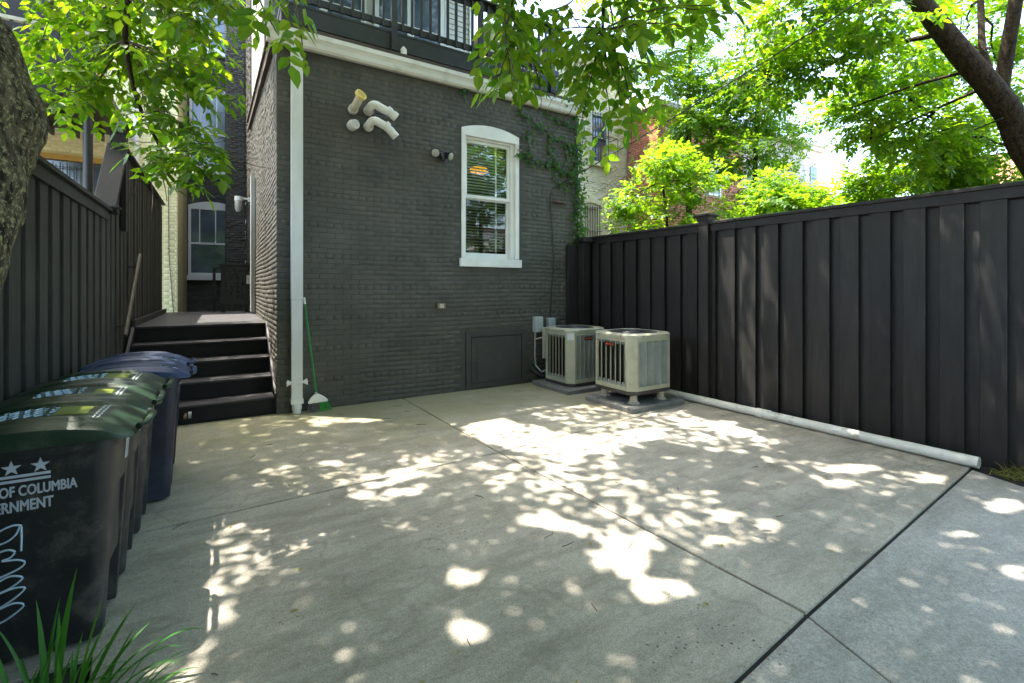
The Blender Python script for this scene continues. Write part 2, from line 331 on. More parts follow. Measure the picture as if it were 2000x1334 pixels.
# brickwork: chamfered bricks standing proud of a mortar plane, running bond
BT_V = np.array([(-.5, 0, -.5), (.5, 0, -.5), (.5, 0, .5), (-.5, 0, .5), (-.478, 1, -.43), (.478, 1, -.43), (.478, 1, .43), (-.478, 1, .43)])
BT_F = np.array([(4, 5, 6, 7), (0, 1, 5, 4), (1, 2, 6, 5), (2, 3, 7, 6), (3, 0, 4, 7)])
def brickwork(parent, org, u, nrm, length, zfun, bm_, n_ind, skip=None, bw=0.205, bh=0.0635, gap=0.0075, proud=0.007, z0=0.0, header=0, jitter=1.0, wob=0.0):
    org = np.array(org, float); u = np.array(u, float); nrm = np.array(nrm, float)
    rows = []; z = z0; k = 0
    zmax = max(zfun(0), zfun(length))
    while z + bh < zmax:
        w = bw * 0.5 if header and k % header == header - 1 else bw
        x = -(w + gap) * (0.5 if k % 2 else 0.0) - rng.uniform(0, .01)
        while x < length:
            a, b = max(x, 0), min(x + w, length)
            if b - a > 0.03 and z + bh < zfun((a + b) / 2) and not (skip and skip(a, b, z, z + bh)):
                rows.append((a, b, z))
            x += w + gap
        z += bh + gap; k += 1
    rows = np.array(rows); n = len(rows)
    cu = (rows[:, 0] + rows[:, 1]) / 2; cz = rows[:, 2] + bh / 2
    cz = cz + wob * np.sin(cu * 1.7 + cz * 0.9)
    ctr = org + cu[:, None] * u + np.array([0, 0, 1]) * cz[:, None]
    wid = rows[:, 1] - rows[:, 0] + rng.normal(0, .002, n) * jitter; hei = bh + rng.normal(0, .0012, n) * jitter
    pr = proud * (1 + 0.45 * jitter * rng.normal(0, 1, n)).clip(0.3, 2.2); tilt = rng.normal(0, 0.008, n) * jitter
    full = (rows[:, 1] - rows[:, 0]) > bw * 0.4
    ap = np.where(full, apparent(ctr, wid), 0)
    pick = set(np.argsort(-ap)[:n_ind].tolist()) if n_ind else set()
    pick = {i for i in pick if ap[i] > 0}
    if pick:
        me = bpy.data.meshes.new('brick'); me.from_pydata([tuple(v) for v in BT_V], [], [tuple(f) for f in BT_F]); me.update(); me.materials.append(bm_)
        for i in pick:
            uu = u * math.cos(tilt[i]) + np.array([0, 0, 1]) * math.sin(tilt[i]); zz = -u * math.sin(tilt[i]) + np.array([0, 0, 1]) * math.cos(tilt[i])
            mw = Matrix(((uu[0] * wid[i], nrm[0] * pr[i], zz[0] * hei[i], ctr[i][0]), (uu[1] * wid[i], nrm[1] * pr[i], zz[1] * hei[i], ctr[i][1]), (uu[2] * wid[i], nrm[2] * pr[i], zz[2] * hei[i], ctr[i][2]), (0, 0, 0, 1)))
            inst('brick', me, parent, mw)
    rest = np.array([i for i in range(n) if i not in pick], int)
    if len(rest):
        tv = BT_V[None]; ct, st = np.cos(tilt[rest])[:, None], np.sin(tilt[rest])[:, None]
        lu = tv[:, :, 0] * wid[rest][:, None]; ln = tv[:, :, 1] * pr[rest][:, None]; lz = tv[:, :, 2] * hei[rest][:, None]
        a = lu * ct - lz * st; c = lu * st + lz * ct
        V = ctr[rest][:, None, :] + a[..., None] * u + ln[..., None] * nrm + c[..., None] * np.array([0, 0, 1])
        F = BT_F[None] + 8 * np.arange(len(rest))[:, None, None]
        o = np_mesh('brickwork', V.reshape(-1, 3), F.reshape(-1, 4), bm_, parent); tag(o, kind='stuff')
    return n

# leaves ---------------------------------------------------------------
HI_V = np.array([(0, 0, 0), (1, 0, -.05), (.33, 0, -.03), (.68, 0, -.035), (.27, .40, .03), (.64, .33, .015), (.27, -.40, .03), (.64, -.33, .015)])
HI_F = np.array([(0, 2, 4), (0, 6, 2), (2, 3, 5), (2, 5, 4), (2, 6, 7), (2, 7, 3), (3, 1, 5), (3, 7, 1)])
LO_V = np.array([(0, 0, 0), (.45, .52, .05), (1, 0, -.04), (.45, -.52, .05)])
LO_F = np.array([(0, 2, 1), (0, 3, 2)])
def unit(a): return a / np.maximum(np.linalg.norm(a, axis=-1, keepdims=True), 1e-9)
def leaf_arrays(P, A, N, L, W, hi):
    A = unit(A); Sd = unit(np.cross(N, A)); N = np.cross(A, Sd)
    return P, A, Sd, N, L, W, (HI_V, HI_F) if hi else (LO_V, LO_F)
def leaf_mesh(name, arr, mat, parent):
    P, A, Sd, N, L, W, (TV, TF) = arr
    V = P[:, None] + TV[None, :, 0:1] * (L[:, None, None] * A[:, None]) + TV[None, :, 1:2] * (W[:, None, None] * Sd[:, None]) + TV[None, :, 2:3] * (L[:, None, None] * N[:, None])
    F = TF[None] + len(TV) * np.arange(len(P))[:, None, None]
    return np_mesh(name, V.reshape(-1, 3), F.reshape(-1, 3), mat, parent)
_lm = {}
def leaf_parts(arr, n_ind, mat, parent, name='leaf', mass='foliage'):
    """the leaves that show largest become parts of their own, the rest one part"""
    P, A, Sd, N, L, W, T = arr
    ap = apparent(P + A * (L / 2)[:, None], L); order = np.argsort(-ap); pick = order[:n_ind]; pick = pick[ap[pick] > 0]
    if len(pick):
        if mat.name not in _lm:
            me = bpy.data.meshes.new('leaf'); me.from_pydata([tuple(v) for v in HI_V], [], [tuple(map(int, f)) for f in HI_F]); me.update(); me.materials.append(mat); _lm[mat.name] = me
        for i in pick:
            a = A[i] * L[i]; s = Sd[i] * W[i]; n = N[i] * L[i]
            inst(name, _lm[mat.name], parent, Matrix(((a[0], s[0], n[0], P[i][0]), (a[1], s[1], n[1], P[i][1]), (a[2], s[2], n[2], P[i][2]), (0, 0, 0, 1))))
    keep = np.ones(len(P), bool); keep[pick] = False
    if keep.any():
        o = leaf_mesh(mass, (P[keep], A[keep], Sd[keep], N[keep], L[keep], W[keep], T), mat, parent); tag(o, kind='stuff')
def compound(P, D, size, hi=True, droop=0.5, pairs=2):
    """pinnate leaves: paired leaflets along a short stalk plus one at its tip"""
    n = len(P); D = unit(D + np.array([0, 0, -droop]) * rng.uniform(.4, 1.2, (n, 1)))
    up = np.array([0, 0, 1.0]); side = unit(np.cross(D, up) + rng.normal(0, .15, (n, 3))); nr = unit(np.cross(side, D))
    nr = np.where(nr[:, 2:3] < 0, -nr, nr); size = np.broadcast_to(size, (n,)) * rng.uniform(.75, 1.2, n)
    out = []
    for k in range(pairs):
        t = 0.55 + 0.75 * k
        for sg in (-1, 1):
            out.append((P + D * (size * t)[:, None], D * 0.55 + side * sg + np.array([0, 0, -.35]) * rng.uniform(.2, 1.5, (n, 1)) + rng.normal(0, .16, (n, 3)), nr + rng.normal(0, .22, (n, 3)), size * rng.uniform(.8, 1.05, n)))
    out.append((P + D * (size * (0.55 + 0.75 * pairs - .35))[:, None], D + np.array([0, 0, -.25]) + rng.normal(0, .12, (n, 3)), nr + rng.normal(0, .2, (n, 3)), size * 1.1))
    Pq = np.concatenate([o[0] for o in out]); Aq = np.concatenate([o[1] for o in out]); Nq = np.concatenate([o[2] for o in out]); Lq = np.concatenate([o[3] for o in out])
    return leaf_arrays(Pq, Aq, Nq, Lq, Lq * rng.uniform(.54, .7, len(Lq)), hi)
def cat(arrs):
    return tuple(np.concatenate([a[i] for a in arrs]) for i in range(6)) + (arrs[0][6],)
def filt(arr, keep):
    return tuple(x[keep] for x in arr[:6]) + (arr[6],)
def wander(p, d, length, n, bend=0.15, droop=0.0):
    pts = [Vector(p)]; d = Vector(d).normalized()
    for i in range(n):
        d = (d + Vector((random.gauss(0, bend), random.gauss(0, bend), random.gauss(0, bend) - droop))).normalized()
        pts.append(pts[-1] + d * (length / n))
    return pts
def taper(n, r0, r1): return [r0 + (r1 - r0) * i / (n - 1) for i in range(n)]

# ------------------------------------------------------------------ ground and slabs
g = MB().add([(-200, -200, -.06), (250, -200, -.06), (250, 250, -.06), (-200, 250, -.06)], [(0, 1, 2, 3)]).build('ground', SOIL); tag(g, kind='structure')
jd = MB().box(-1.25, 6.4, -9, 6.95, -.055, -.018).build('joint_bed', JOINT); tag(jd, kind='structure')
drive = thing('driveway', (2.5, 2, 0), kind='structure')
def inset(poly, d):
    n = len(poly); out = []
    for i in range(n):
        p0, p1, p2 = Vector(poly[i - 1]), Vector(poly[i]), Vector(poly[(i + 1) % n])
        e1 = (p1 - p0).normalized(); e2 = (p2 - p1).normalized(); n1 = Vector((-e1.y, e1.x)); n2 = Vector((-e2.y, e2.x))
        b = (n1 + n2); b = b / max(b.dot(n1), .3); out.append(tuple(p1 + b * d))
    return out
slabs = [([(-1.22, 4.01), (2.38, 4.11), (2.32, 6.93), (-1.22, 6.93)], .009, CONC, 0),
         ([(2.38, 4.11), (6.1, 4.45), (6.1, 6.93), (2.32, 6.93)], .009, CONC, 0),
         ([(-1.22, 2.78), (-.5, 2.78), (-.32, 1.35), (-.30, 1.02), (2.53, 1.25), (2.38, 4.11), (-1.22, 4.01)], .009, CONC, 0),
         ([(2.53, 1.25), (5.86, 1.47), (6.12, 1.5), (6.1, 4.45), (2.38, 4.11)], .009, CONC, 0),
         ([(-.30, 1.015), (-.6, -8.8), (1.0, -8.8), (1.25, -3.0), (2.36, .70), (2.53, 1.245)], .004, CONC2, -.012),
         ([(2.53, 1.245), (2.36, .70), (1.25, -3.0), (1.0, -8.8), (9.0, -8.8), (9.0, -1.2), (6.6, .35), (5.72, 1.12), (5.86, 1.465)], .004, CONC2, -.012)]
for poly, gp, m, dz in slabs:
    MB().prism(inset(poly, gp), -.05, dz).build('slab', m, drive, bevel=.004)

# ------------------------------------------------------------------ the charcoal brick house
house = thing('brick_house', (3.1, 6.86, 0), 'charcoal painted brick house wing with a white sash window and white gutter', 'house')
WY = 6.868
w = MB()
w.box(.628, 3.285, WY, WY + .3, -.05, 4.92); w.box(4.375, 5.69, WY, WY + .3, -.05, 4.92)
w.box(3.285, 4.375, WY, WY + .3, -.05, 2.0); w.box(3.285, 4.375, WY, WY + .3, 4.235, 4.92)
zs = lambda y: 4.93 + .107 * (y - 6.86)
for x0, x1 in ((.628, .9), (5.42, 5.69)):
    w.hexa([(x0, WY + .3, -.05), (x1, WY + .3, -.05), (x1, 13.45, -.05), (x0, 13.45, -.05), (x0, WY + .3, zs(7.15)), (x1, WY + .3, zs(7.15)), (x1, 13.45, zs(13.45)), (x0, 13.45, zs(13.45))])
w.box(.628, 6.5, 13.45, 16.0, -.05, 13.0)
w.box(.118, .626, 16.0, 19.0, -.05, 13.0); w.box(-3.0, .116, 17.2, 19.0, -.05, 13.0)
w.build('wall', PMORT, house)
def arch_z(x): return 4.335 - .10 * ((x - 3.83) / .55) ** 2
def skip_front(a, b, z0, z1):
    x0, x1 = .62 + a, .62 + b
    if x1 > 3.255 and x0 < 4.405 and z1 > 1.995 and z0 < 2.15: return True
    if x1 > 3.282 and x0 < 4.378 and z1 > 2.1 and z0 < arch_z(max(min((x0 + x1) / 2, 4.38), 3.28)): return True
    if x1 > 3.355 and x0 < 4.52 and z0 < .955: return True
    return False
brickwork(house, (.62, WY, 0), (1, 0, 0), (0, -1, 0), 5.07, lambda t: 4.86, PBRICK, 300, skip_front, header=6, jitter=.55, wob=.010, proud=.0036)
brickwork(house, (.628, 6.872, 0), (0, 1, 0), (-1, 0, 0), 6.57, lambda t: 4.86 + .107 * t, PBRICK, 0, None, header=6, jitter=.9, wob=.008, proud=.0055)
brickwork(house, (.628, 13.45, 0), (0, 1, 0), (-1, 0, 0), 2.54, lambda t: 10.5, PBRICK, 0, jitter=1.5)
brickwork(house, (.118, 16.0, 0), (1, 0, 0), (0, -1, 0), .5, lambda t: 10.5, PBRICK, 0, jitter=1.5)
brickwork(house, (-1.1, 17.2, 0), (1, 0, 0), (0, -1, 0), 1.2, lambda t: 12, PBRICK, 0, lambda a, b, z0, z1: (b > .2 and (1.9 < z1 and z0 < 4.2 or 5.1 < z1 and z0 < 7.8 or z1 > 8.7)), jitter=1.5)
# roof, eaves, gutter
r = MB(); r.hexa([(.54, 6.74, 5.05), (5.8, 6.74, 5.05), (5.8, 13.45, 5.77), (.54, 13.45, 5.77), (.54, 6.74, 5.10), (5.8, 6.74, 5.10), (5.8, 13.45, 5.82), (.54, 13.45, 5.82)])
r.build('roof', ROOFM, house)
e = MB()
e.hexa([(.57, 6.9, 4.90), (.617, 6.9, 4.90), (.617, 13.44, 5.60), (.57, 13.44, 5.60), (.57, 6.9, 5.05), (.617, 6.9, 5.05), (.617, 13.44, 5.75), (.57, 13.44, 5.75)])
e.build('eave_board', ROOFM, house)
gu = MB()
prof = [(6.858, 4.845), (6.79, 4.845), (6.765, 4.875), (6.758, 4.93), (6.742, 4.965), (6.728, 4.985), (6.728, 5.045), (6.742, 5.045), (6.742, 5.0), (6.858, 5.0)]
n = len(prof); vs = [(.50, y, z) for y, z in prof] + [(5.80, y, z) for y, z in prof]
gu.add(vs, [tuple(range(n)), tuple(range(2 * n - 1, n - 1, -1))] + [(i, (i + 1) % n, n + (i + 1) % n, n + i) for i in range(n)])
gu.build('gutter', GUTTER, house)
def corrug(x0, x1, y0, y1, z0, z1):
    pts = []; nn = 7
    for i in range(nn):
        a = x0 + (x1 - x0) * i / nn; b = x0 + (x1 - x0) * (i + .78) / nn; c = x0 + (x1 - x0) * (i + .89) / nn
        pts += [(a, y0), (b, y0), (c, y0 + .007)]
    pts += [(x1, y0), (x1, y1), (x0, y1)]
    return MB().prism(pts, z0, z1)
ds = corrug(.785, .925, 6.745, 6.845, 1.50, 4.86).build('downspout', DSP, house)
c2 = corrug(.788, .922, 6.749, 6.843, .19, 1.495); c2.build('lower_length', DSP, ds)
ad = MB(); ad.box(.780, .930, 6.738, 6.852, .13, .19); ad.tube([(.855, 6.795, .13), (.855, 6.795, .05)], .062, 16); ad.tube([(.855, 6.795, .05), (.855, 6.795, -.01)], .052, 16); ad.build('drain_adapter', DSP, ds)
st = MB(); st.box(.725, .985, 6.738, 6.742, .405, .43); st.add([(.725, 6.742, .37), (.785, 6.742, .40), (.785, 6.742, .43), (.735, 6.742, .46)], [(0, 1, 2, 3)]); st.add([(.925, 6.742, .40), (.985, 6.742, .37), (.975, 6.742, .46), (.925, 6.742, .43)], [(0, 1, 2, 3)]); st.build('strap', DSP, ds)
# front sash window
win = MB()
xs = np.linspace(3.285, 4.375, 17)
win.prism_xz([(3.285, 4.12), (4.375, 4.12)] + [(x, arch_z(x)) for x in xs[::-1]], 6.846, 6.95)
win.box(3.285, 3.352, 6.846, 7.06, 2.145, 4.118); win.box(4.308, 4.375, 6.846, 7.06, 2.145, 4.118)
win.box(4.235, 4.306, 6.90, 7.06, 2.145, 4.118); win.box(3.354, 3.372, 6.90, 7.06, 2.145, 4.118); win.box(3.374, 4.233, 6.90, 7.06, 4.085, 4.118)
wf = win.build('window', WHITE, house, bevel=.004)
sl = MB(); sl.hexa([(3.25, 6.815, 2.0), (4.41, 6.815, 2.0), (4.41, 7.06, 2.0), (3.25, 7.06, 2.0), (3.25, 6.815, 2.135), (4.41, 6.815, 2.135), (4.41, 7.06, 2.143), (3.25, 7.06, 2.143)]); sl.build('sill', WHITE, wf, bevel=.004)
us = MB(); us.box(3.374, 3.418, 6.93, 6.968, 3.13, 4.083); us.box(4.188, 4.232, 6.93, 6.968, 3.13, 4.083); us.box(3.419, 4.187, 6.93, 6.968, 4.035, 4.083); us.box(3.419, 4.187, 6.93, 6.968, 3.13, 3.185); us.build('upper_sash', WHITE, wf, bevel=.003)
ls = MB(); ls.box(3.374, 3.418, 6.972, 7.012, 2.146, 3.165); ls.box(4.188, 4.232, 6.972, 7.012, 2.146, 3.165); ls.box(3.419, 4.187, 6.972, 7.012, 3.11, 3.165); ls.box(3.419, 4.187, 6.972, 7.012, 2.146, 2.235); ls.build('lower_sash', WHITE, wf, bevel=.003)
MB().add([(3.418, 6.95, 3.18), (4.19, 6.95, 3.18), (4.19, 6.95, 4.04), (3.418, 6.95, 4.04)], [(0, 1, 2, 3)]).build('pane', GLASS, wf)
MB().add([(3.418, 6.992, 2.23), (4.19, 6.992, 2.23), (4.19, 6.992, 3.115), (3.418, 6.992, 3.115)], [(0, 1, 2, 3)]).build('pane', GLASS, wf)
bl = MB()
for i in range(39):
    z = 2.19 + i * .0495
    bl.hexa([(3.38, 7.075, z + .004), (4.225, 7.075, z + .004), (4.225, 7.122, z - .004), (3.38, 7.122, z - .004), (3.38, 7.075, z + .008), (4.225, 7.075, z + .008), (4.225, 7.122, z), (3.38, 7.122, z)])
bl.build('blind', BLIND, wf)
MB().box(3.43, 3.465, 7.068, 7.071, 2.16, 4.1).box(4.02, 4.055, 7.068, 7.071, 2.16, 4.1).build('blind_tape', TAPE, wf)
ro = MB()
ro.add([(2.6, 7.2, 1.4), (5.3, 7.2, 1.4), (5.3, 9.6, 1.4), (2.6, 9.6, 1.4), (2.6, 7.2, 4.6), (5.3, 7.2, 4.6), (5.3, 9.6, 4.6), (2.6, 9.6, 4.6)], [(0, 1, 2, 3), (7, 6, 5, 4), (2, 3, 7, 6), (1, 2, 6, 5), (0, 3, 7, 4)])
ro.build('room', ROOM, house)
# access hatch
h = MB(); h.box(3.36, 3.45, 6.842, 6.868, .02, .95); h.box(4.43, 4.515, 6.842, 6.868, .02, .95); h.box(3.45, 4.43, 6.842, 6.868, .86, .95); h.box(3.45, 4.43, 6.842, 6.868, .02, .09)
hf = h.build('hatch', HATCH, house, bevel=.003)
MB().box(3.46, 4.42, 6.850, 6.866, .10, .846).build('hatch_panel', HATCH, hf, bevel=.003)
MB().box(3.56, 4.24, 6.838, 6.849, .15, .74).build('hatch_door', HATCH, hf, bevel=.003)
MB().box(3.42, 3.60, 6.826, 6.837, .445, .462).tube([(3.555, 6.822, .475), (3.555, 6.822, .43)], .010, 8).build('latch', HATCH, hf)
# deep rear windows of the taller block
def rear_win(x0, x1, z0, z1, y, arch, label=None):
    f = MB(); t = .07
    f.box(x0, x0 + t, y - .03, y + .05, z0, z1); f.box(x1 - t, x1, y - .03, y + .05, z0, z1); f.box(x0 + t, x1 - t, y - .03, y + .05, z1 - t, z1); f.box(x0 + t, x1 - t, y - .03, y + .05, z0, z0 + t)
    zm = (z0 + z1) / 2 - .1; f.box(x0 + t, x1 - t, y - .03, y + .05, zm, zm + .06)
    if arch: f.prism_xz([(x0, z1 + .002), (x1, z1 + .002)] + [(x, z1 + .18 - .14 * ((x - (x0 + x1) / 2) / ((x1 - x0) / 2)) ** 2) for x in np.linspace(x1, x0, 9)], y - .03, y + .05)
    fo = f.build('window', WHITE, house)
    MB().box(x0 - .04, x1 + .04, y - .10, y + .04, z0 - .15, z0 - .002).build('sill', WHITE, fo)
    MB().box(x0 + t, x1 - t, y + .0, y + .03, z0 + t, z1 - t).build('pane', BLUEGL, fo)
    if arch: MB().box(x0 + .27, x0 + .30, y - .012, y - .002, zm + .06, z1 - t).box(x0 + .68, x0 + .71, y - .012, y - .002, zm + .06, z1 - t).build('muntin', WHITE, fo)
rear_win(-.83, .42, 2.05, 4.12, 17.17, True); rear_win(-.80, .45, 5.3, 7.6, 17.17, True); rear_win(-.72, .5, 8.95, 11.2, 17.17, False)
# upper storey behind the roof deck
up = MB(); up.box(.66, 4.80, 9.5, 13.4, 5.3, 9.6); uo = up.build('upper_wall', SIDING, house)
cl = MB()
for i in range(22): z = 5.6 + i * .115; cl.hexa([(4.22, 9.475, z), (4.80, 9.475, z), (4.80, 9.499, z), (4.22, 9.499, z), (4.22, 9.49, z + .108), (4.80, 9.49, z + .108), (4.80, 9.499, z + .108), (4.22, 9.499, z + .108)])
cl.build('clapboards', SIDING, uo)
for x0, x1 in ((.85, 2.45), (2.60, 4.12)):
    f = MB(); xm = (x0 + x1) / 2
    for a, b in ((x0, x0 + .10), (xm - .07, xm + .07), (x1 - .10, x1)): f.box(a, b, 9.44, 9.498, 5.5, 8.0)
    for z in (5.5, 6.35, 7.0, 7.9):
        f.box(x0 + .101, xm - .071, 9.445, 9.498, z, z + .10); f.box(xm + .071, x1 - .101, 9.445, 9.498, z, z + .10)
    fo = f.build('patio_door', WHITE, house)
    MB().box(x0 + .1, xm - .07, 9.47, 9.49, 5.6, 7.9).box(xm + .07, x1 - .1, 9.47, 9.49, 5.6, 7.9).build('pane', BLUEGL, fo)
for x in (4.13, 4.72): MB().box(x, x + .09, 9.43, 9.472, 5.5, 9.0).build('corner_trim', WHITE, uo)

# ------------------------------------------------------------------ roof deck with railing
dk = thing('roof_deck', (2.9, 7.5, 5.2), 'dark painted wooden roof deck with baluster railing above the white gutter', 'deck')
MB().box(.70, 5.28, 6.905, 6.945, 5.20, 5.44).build('fascia_board', RAILP, dk)
for i in range(17): MB().box(.70, 5.28, 6.90 + .152 * i, 7.046 + .152 * i, 5.442, 5.475).build('deck_board', RAILP, dk)
MB().box(.70, .74, 6.946, 9.45, 5.20, 5.44).box(5.24, 5.28, 6.946, 9.45, 5.20, 5.44).box(1.5, 1.54, 6.946, 9.45, 5.30, 5.44).box(3.6, 3.64, 6.946, 9.45, 5.30, 5.44).build('joist', RAILP, dk)
for x in (.72, 2.19, 3.64, 5.10): MB().box(x - .045, x + .045, 6.845, 6.903, 5.17, 6.36).build('post', RAILP, dk, bevel=.004)
MB().box(.66, 5.33, 6.82, 6.96, 6.362, 6.40).build('top_rail', RAILP, dk, bevel=.004)
MB().box(.70, 5.28, 6.905, 6.94, 6.26, 6.358).build('upper_rail', RAILP, dk); MB().box(.70, 5.28, 6.905, 6.94, 5.53, 5.62).build('lower_rail', RAILP, dk)
x = .86
while x < 5.05:
    if min(abs(x - p) for p in (2.19, 3.64, 5.10)) > .07: MB().box(x - .018, x + .018, 6.868, 6.904, 5.50, 6.34).build('baluster', RAILP, dk)
    x += .1465
for sx in (.70, 5.245):
    MB().box(sx - .02, sx + .06, 6.97, 9.40, 6.362, 6.40).build('top_rail', RAILP, dk); MB().box(sx, sx + .035, 6.97, 9.40, 5.53, 5.62).build('lower_rail', RAILP, dk)
    for i in range(16): MB().box(sx, sx + .036, 7.06 + .1465 * i, 7.096 + .1465 * i, 5.625, 6.36).build('baluster', RAILP, dk)
    MB().box(sx - .03, sx + .06, 9.40, 9.47, 5.48, 6.42).build('post', RAILP, dk)
fx = MB().tube([(2.31, 6.80, 5.11), (2.31, 6.80, 5.19), (2.31, 6.80, 5.235)], [.045, .045, .012], 14).build('roof_vent_cap', GUTTER); tag(fx, 'small domed cap standing on the roof edge below the deck', 'vent cap')

# ------------------------------------------------------------------ fittings on the wall
def sph(c, rad, n=8, m=12, sx=1, sy=1, sz=1):
    rings = []
    for i in range(n + 1):
        t = math.pi * (i + .02) / (n + .04); rings.append([(c[0] + sx * rad * math.sin(t) * math.cos(2 * math.pi * k / m), c[1] + sy * rad * math.sin(t) * math.sin(2 * math.pi * k / m), c[2] + sz * rad * math.cos(t)) for k in range(m)])
    return MB().loft(rings)
def grille(c, d, rad, parent, mat, nb=7):
    d = Vector(d).normalized(); a = d.cross(Vector((0, 0, 1))).normalized(); b = a.cross(d).normalized(); c = Vector(c)
    MB().tube([c, c + d * .004], rad * .88, 20).build('throat', RUSTY if mat is PVC else DARK, parent)
    m = MB()
    for i in range(nb):
        o = (i - (nb - 1) / 2) * rad * 1.7 / nb; hw = math.sqrt(max(rad * rad * .92 - o * o, 0))
        q = (a + b * .35).normalized(); p = q.cross(d).normalized()
        m.bar(c + q * o - p * hw + d * .008, c + q * o + p * hw + d * .008, rad * .12, .006, d)
    m.build('grille', mat, parent)
    rg = MB(); rg.loft([[c + (a * math.cos(t) + b * math.sin(t)) * rr + d * k for t in [2 * math.pi * j / 24 for j in range(24)]] for rr, k in ((rad, -.03), (rad * 1.06, -.03), (rad * 1.06, .012), (rad * .86, .012), (rad * .86, 0))], cap=False)
    rg.build('rim', mat, parent, smooth=True)
GV = 'white plastic vent pipes on the wall'
v = thing('vent_pipe', (1.585, 6.86, 4.17), 'upturned wall vent with a round yellowed slotted grille', 'vent pipe', GV)
MB().tube([(1.585, 6.865, 4.17), (1.585, 6.79, 4.17)], .067, 18).build('collar', PVC, v, True); MB().tube([(1.585, 6.866, 4.17), (1.585, 6.853, 4.17)], [.10, .08], 18).build('sealant', PMORT, v)
MB().tube([(1.585, 6.80, 4.17), (1.587, 6.74, 4.175), (1.598, 6.69, 4.20), (1.615, 6.64, 4.245), (1.63, 6.60, 4.29)], [.055, .055, .055, .055, .06], 18).build('elbow', RUSTY, v, True)
grille((1.637, 6.585, 4.305), (.35, -.75, .45), .075, v, PVCY, 7)
v = thing('vent_pipe', (1.575, 6.86, 3.94), 'short straight wall vent with a round brown slotted grille', 'vent pipe', GV)
MB().tube([(1.575, 6.865, 3.94), (1.575, 6.78, 3.94)], .072, 20).build('collar', PVC, v, True); MB().tube([(1.575, 6.866, 3.94), (1.575, 6.850, 3.94)], [.115, .085], 18).build('sealant', PMORT, v)
MB().tube([(1.575, 6.80, 3.94), (1.595, 6.73, 3.935)], .066, 20).build('pipe', PVC, v, True)
grille((1.598, 6.722, 3.934), (.3, -.9, -.05), .05, v, PVC, 7)
def elbow(z, dz, lab, couple):
    v = thing('vent_pipe', (1.82, 6.86, z), lab, 'vent pipe', GV)
    MB().tube([(1.80, 6.865, z), (1.80, 6.80, z)], .068, 18).build('collar', PVC, v, True); MB().tube([(1.80, 6.866, z), (1.80, 6.852, z)], [.105, .08], 18).build('sealant', PMORT, v)
    p = [(1.80, 6.81, z)]
    for i in range(7):
        t = R(15 * i); p.append((1.80 + .11 * (1 - math.cos(t)), 6.775 - .095 * math.sin(t), z + .055 * math.sin(min(t * 1.6, math.pi))))
    q = Vector(p[-1]); p += [tuple(q + Vector((.09, 0, -.35 * .09))), tuple(q + Vector((.16, 0, dz * .5))), tuple(q + Vector((.25, .01, dz)))]
    MB().tube(p, .058, 18).build('elbow', PVC, v, True)
    a = Vector(p[-2]); b = Vector(p[-1]); d = (b - a).normalized()
    for t in couple: MB().tube([b + d * (t - .03), b + d * (t + .03)], .066, 18).build('coupling', PVC, v, True)
    MB().tube([b, b + d * .012], .048, 14).build('throat', DARK, v)
elbow(4.19, -.10, 'upper white elbow vent pipe with ribbed couplings pointing sideways', (-.13, -.03))
elbow(3.965, -.16, 'lower white elbow vent pipe bent down at its end', (-.2,))
fl = thing('floodlight', (2.91, 6.86, 3.72), 'twin head black floodlight mounted on the charcoal brick wall', 'floodlight')
MB().tube([(2.91, 6.86, 3.73), (2.91, 6.80, 3.73)], .065, 14).build('base', BLACKP, fl, True)
MB().tube([(2.93, 6.81, 3.72), (2.93, 6.77, 3.66), (2.93, 6.75, 3.62)], [.04, .045, .02], 10).build('sensor', BLACKP, fl, True)
for sx, dd in ((-1, (-.35, -.8, -.35)), (1, (.45, -.75, -.35))):
    b = Vector((2.91 + sx * .12, 6.74, 3.72 - (.02 if sx > 0 else 0))); d = Vector(dd).normalized()
    MB().tube([Vector((2.91, 6.80, 3.73)), Vector((2.91 + sx * .07, 6.78, 3.77)), b - d * .05], .017, 8).build('arm', BLACKP, fl)
    lh = MB().tube([b - d * .09, b - d * .05, b, b + d * .02], [.025, .045, .068, .072], 18).build('lamp_head', BLACKP, fl, True)
    MB().tube([b + d * .015, b + d * .028, b + d * .033], [.064, .05, .02], 18).build('lens', LENS, lh, True)
scm = thing('security_camera', (4.36, 6.83, 4.06), 'small square black security camera on the white window frame', 'camera')
MB().box(4.325, 4.41, 6.77, 6.843, 4.02, 4.105).build('housing', PVC, scm, bevel=.004); MB().box(4.322, 4.402, 6.758, 6.769, 4.018, 4.098).build('front_plate', BLACKP, scm); MB().tube([(4.362, 6.757, 4.06), (4.362, 6.752, 4.06)], .015, 12).build('lens', DARK, scm)
sk = thing('step_light', (2.92, 6.86, 1.37), 'small boxy bronze wall light low on the brick wall under the floodlight', 'wall light')
MB().box(2.85, 2.99, 6.80, 6.862, 1.33, 1.42).build('housing', BRONZE, sk, bevel=.006); MB().box(2.885, 2.955, 6.795, 6.799, 1.345, 1.405).build('lens', LENS, sk)
for x0, x1, z0, z1, lab in ((4.66, 4.83, .88, 1.15, 'grey utility box on the wall with a conduit dropping from it'), (4.95, 5.10, .95, 1.12, 'grey junction box on the wall under a hanging cable')):
    b = thing('utility_box', ((x0 + x1) / 2, 6.86, (z0 + z1) / 2), lab, 'utility box')
    MB().box(x0, x1, 6.77, 6.862, z0, z1).build('box', BOXG, b, bevel=.006); MB().box(x0 + .008, x1 - .008, 6.762, 6.769, z0 + .01, z1 - .01).build('cover', BOXG, b, bevel=.003)
    if x0 < 4.8: MB().tube([(4.69, 6.82, .88), (4.68, 6.82, .45), (4.69, 6.80, .30), (4.74, 6.70, .20), (4.84, 6.60, .26), (4.92, 6.55, .34)], .014, 8).build('conduit', CONDUIT, b, True)
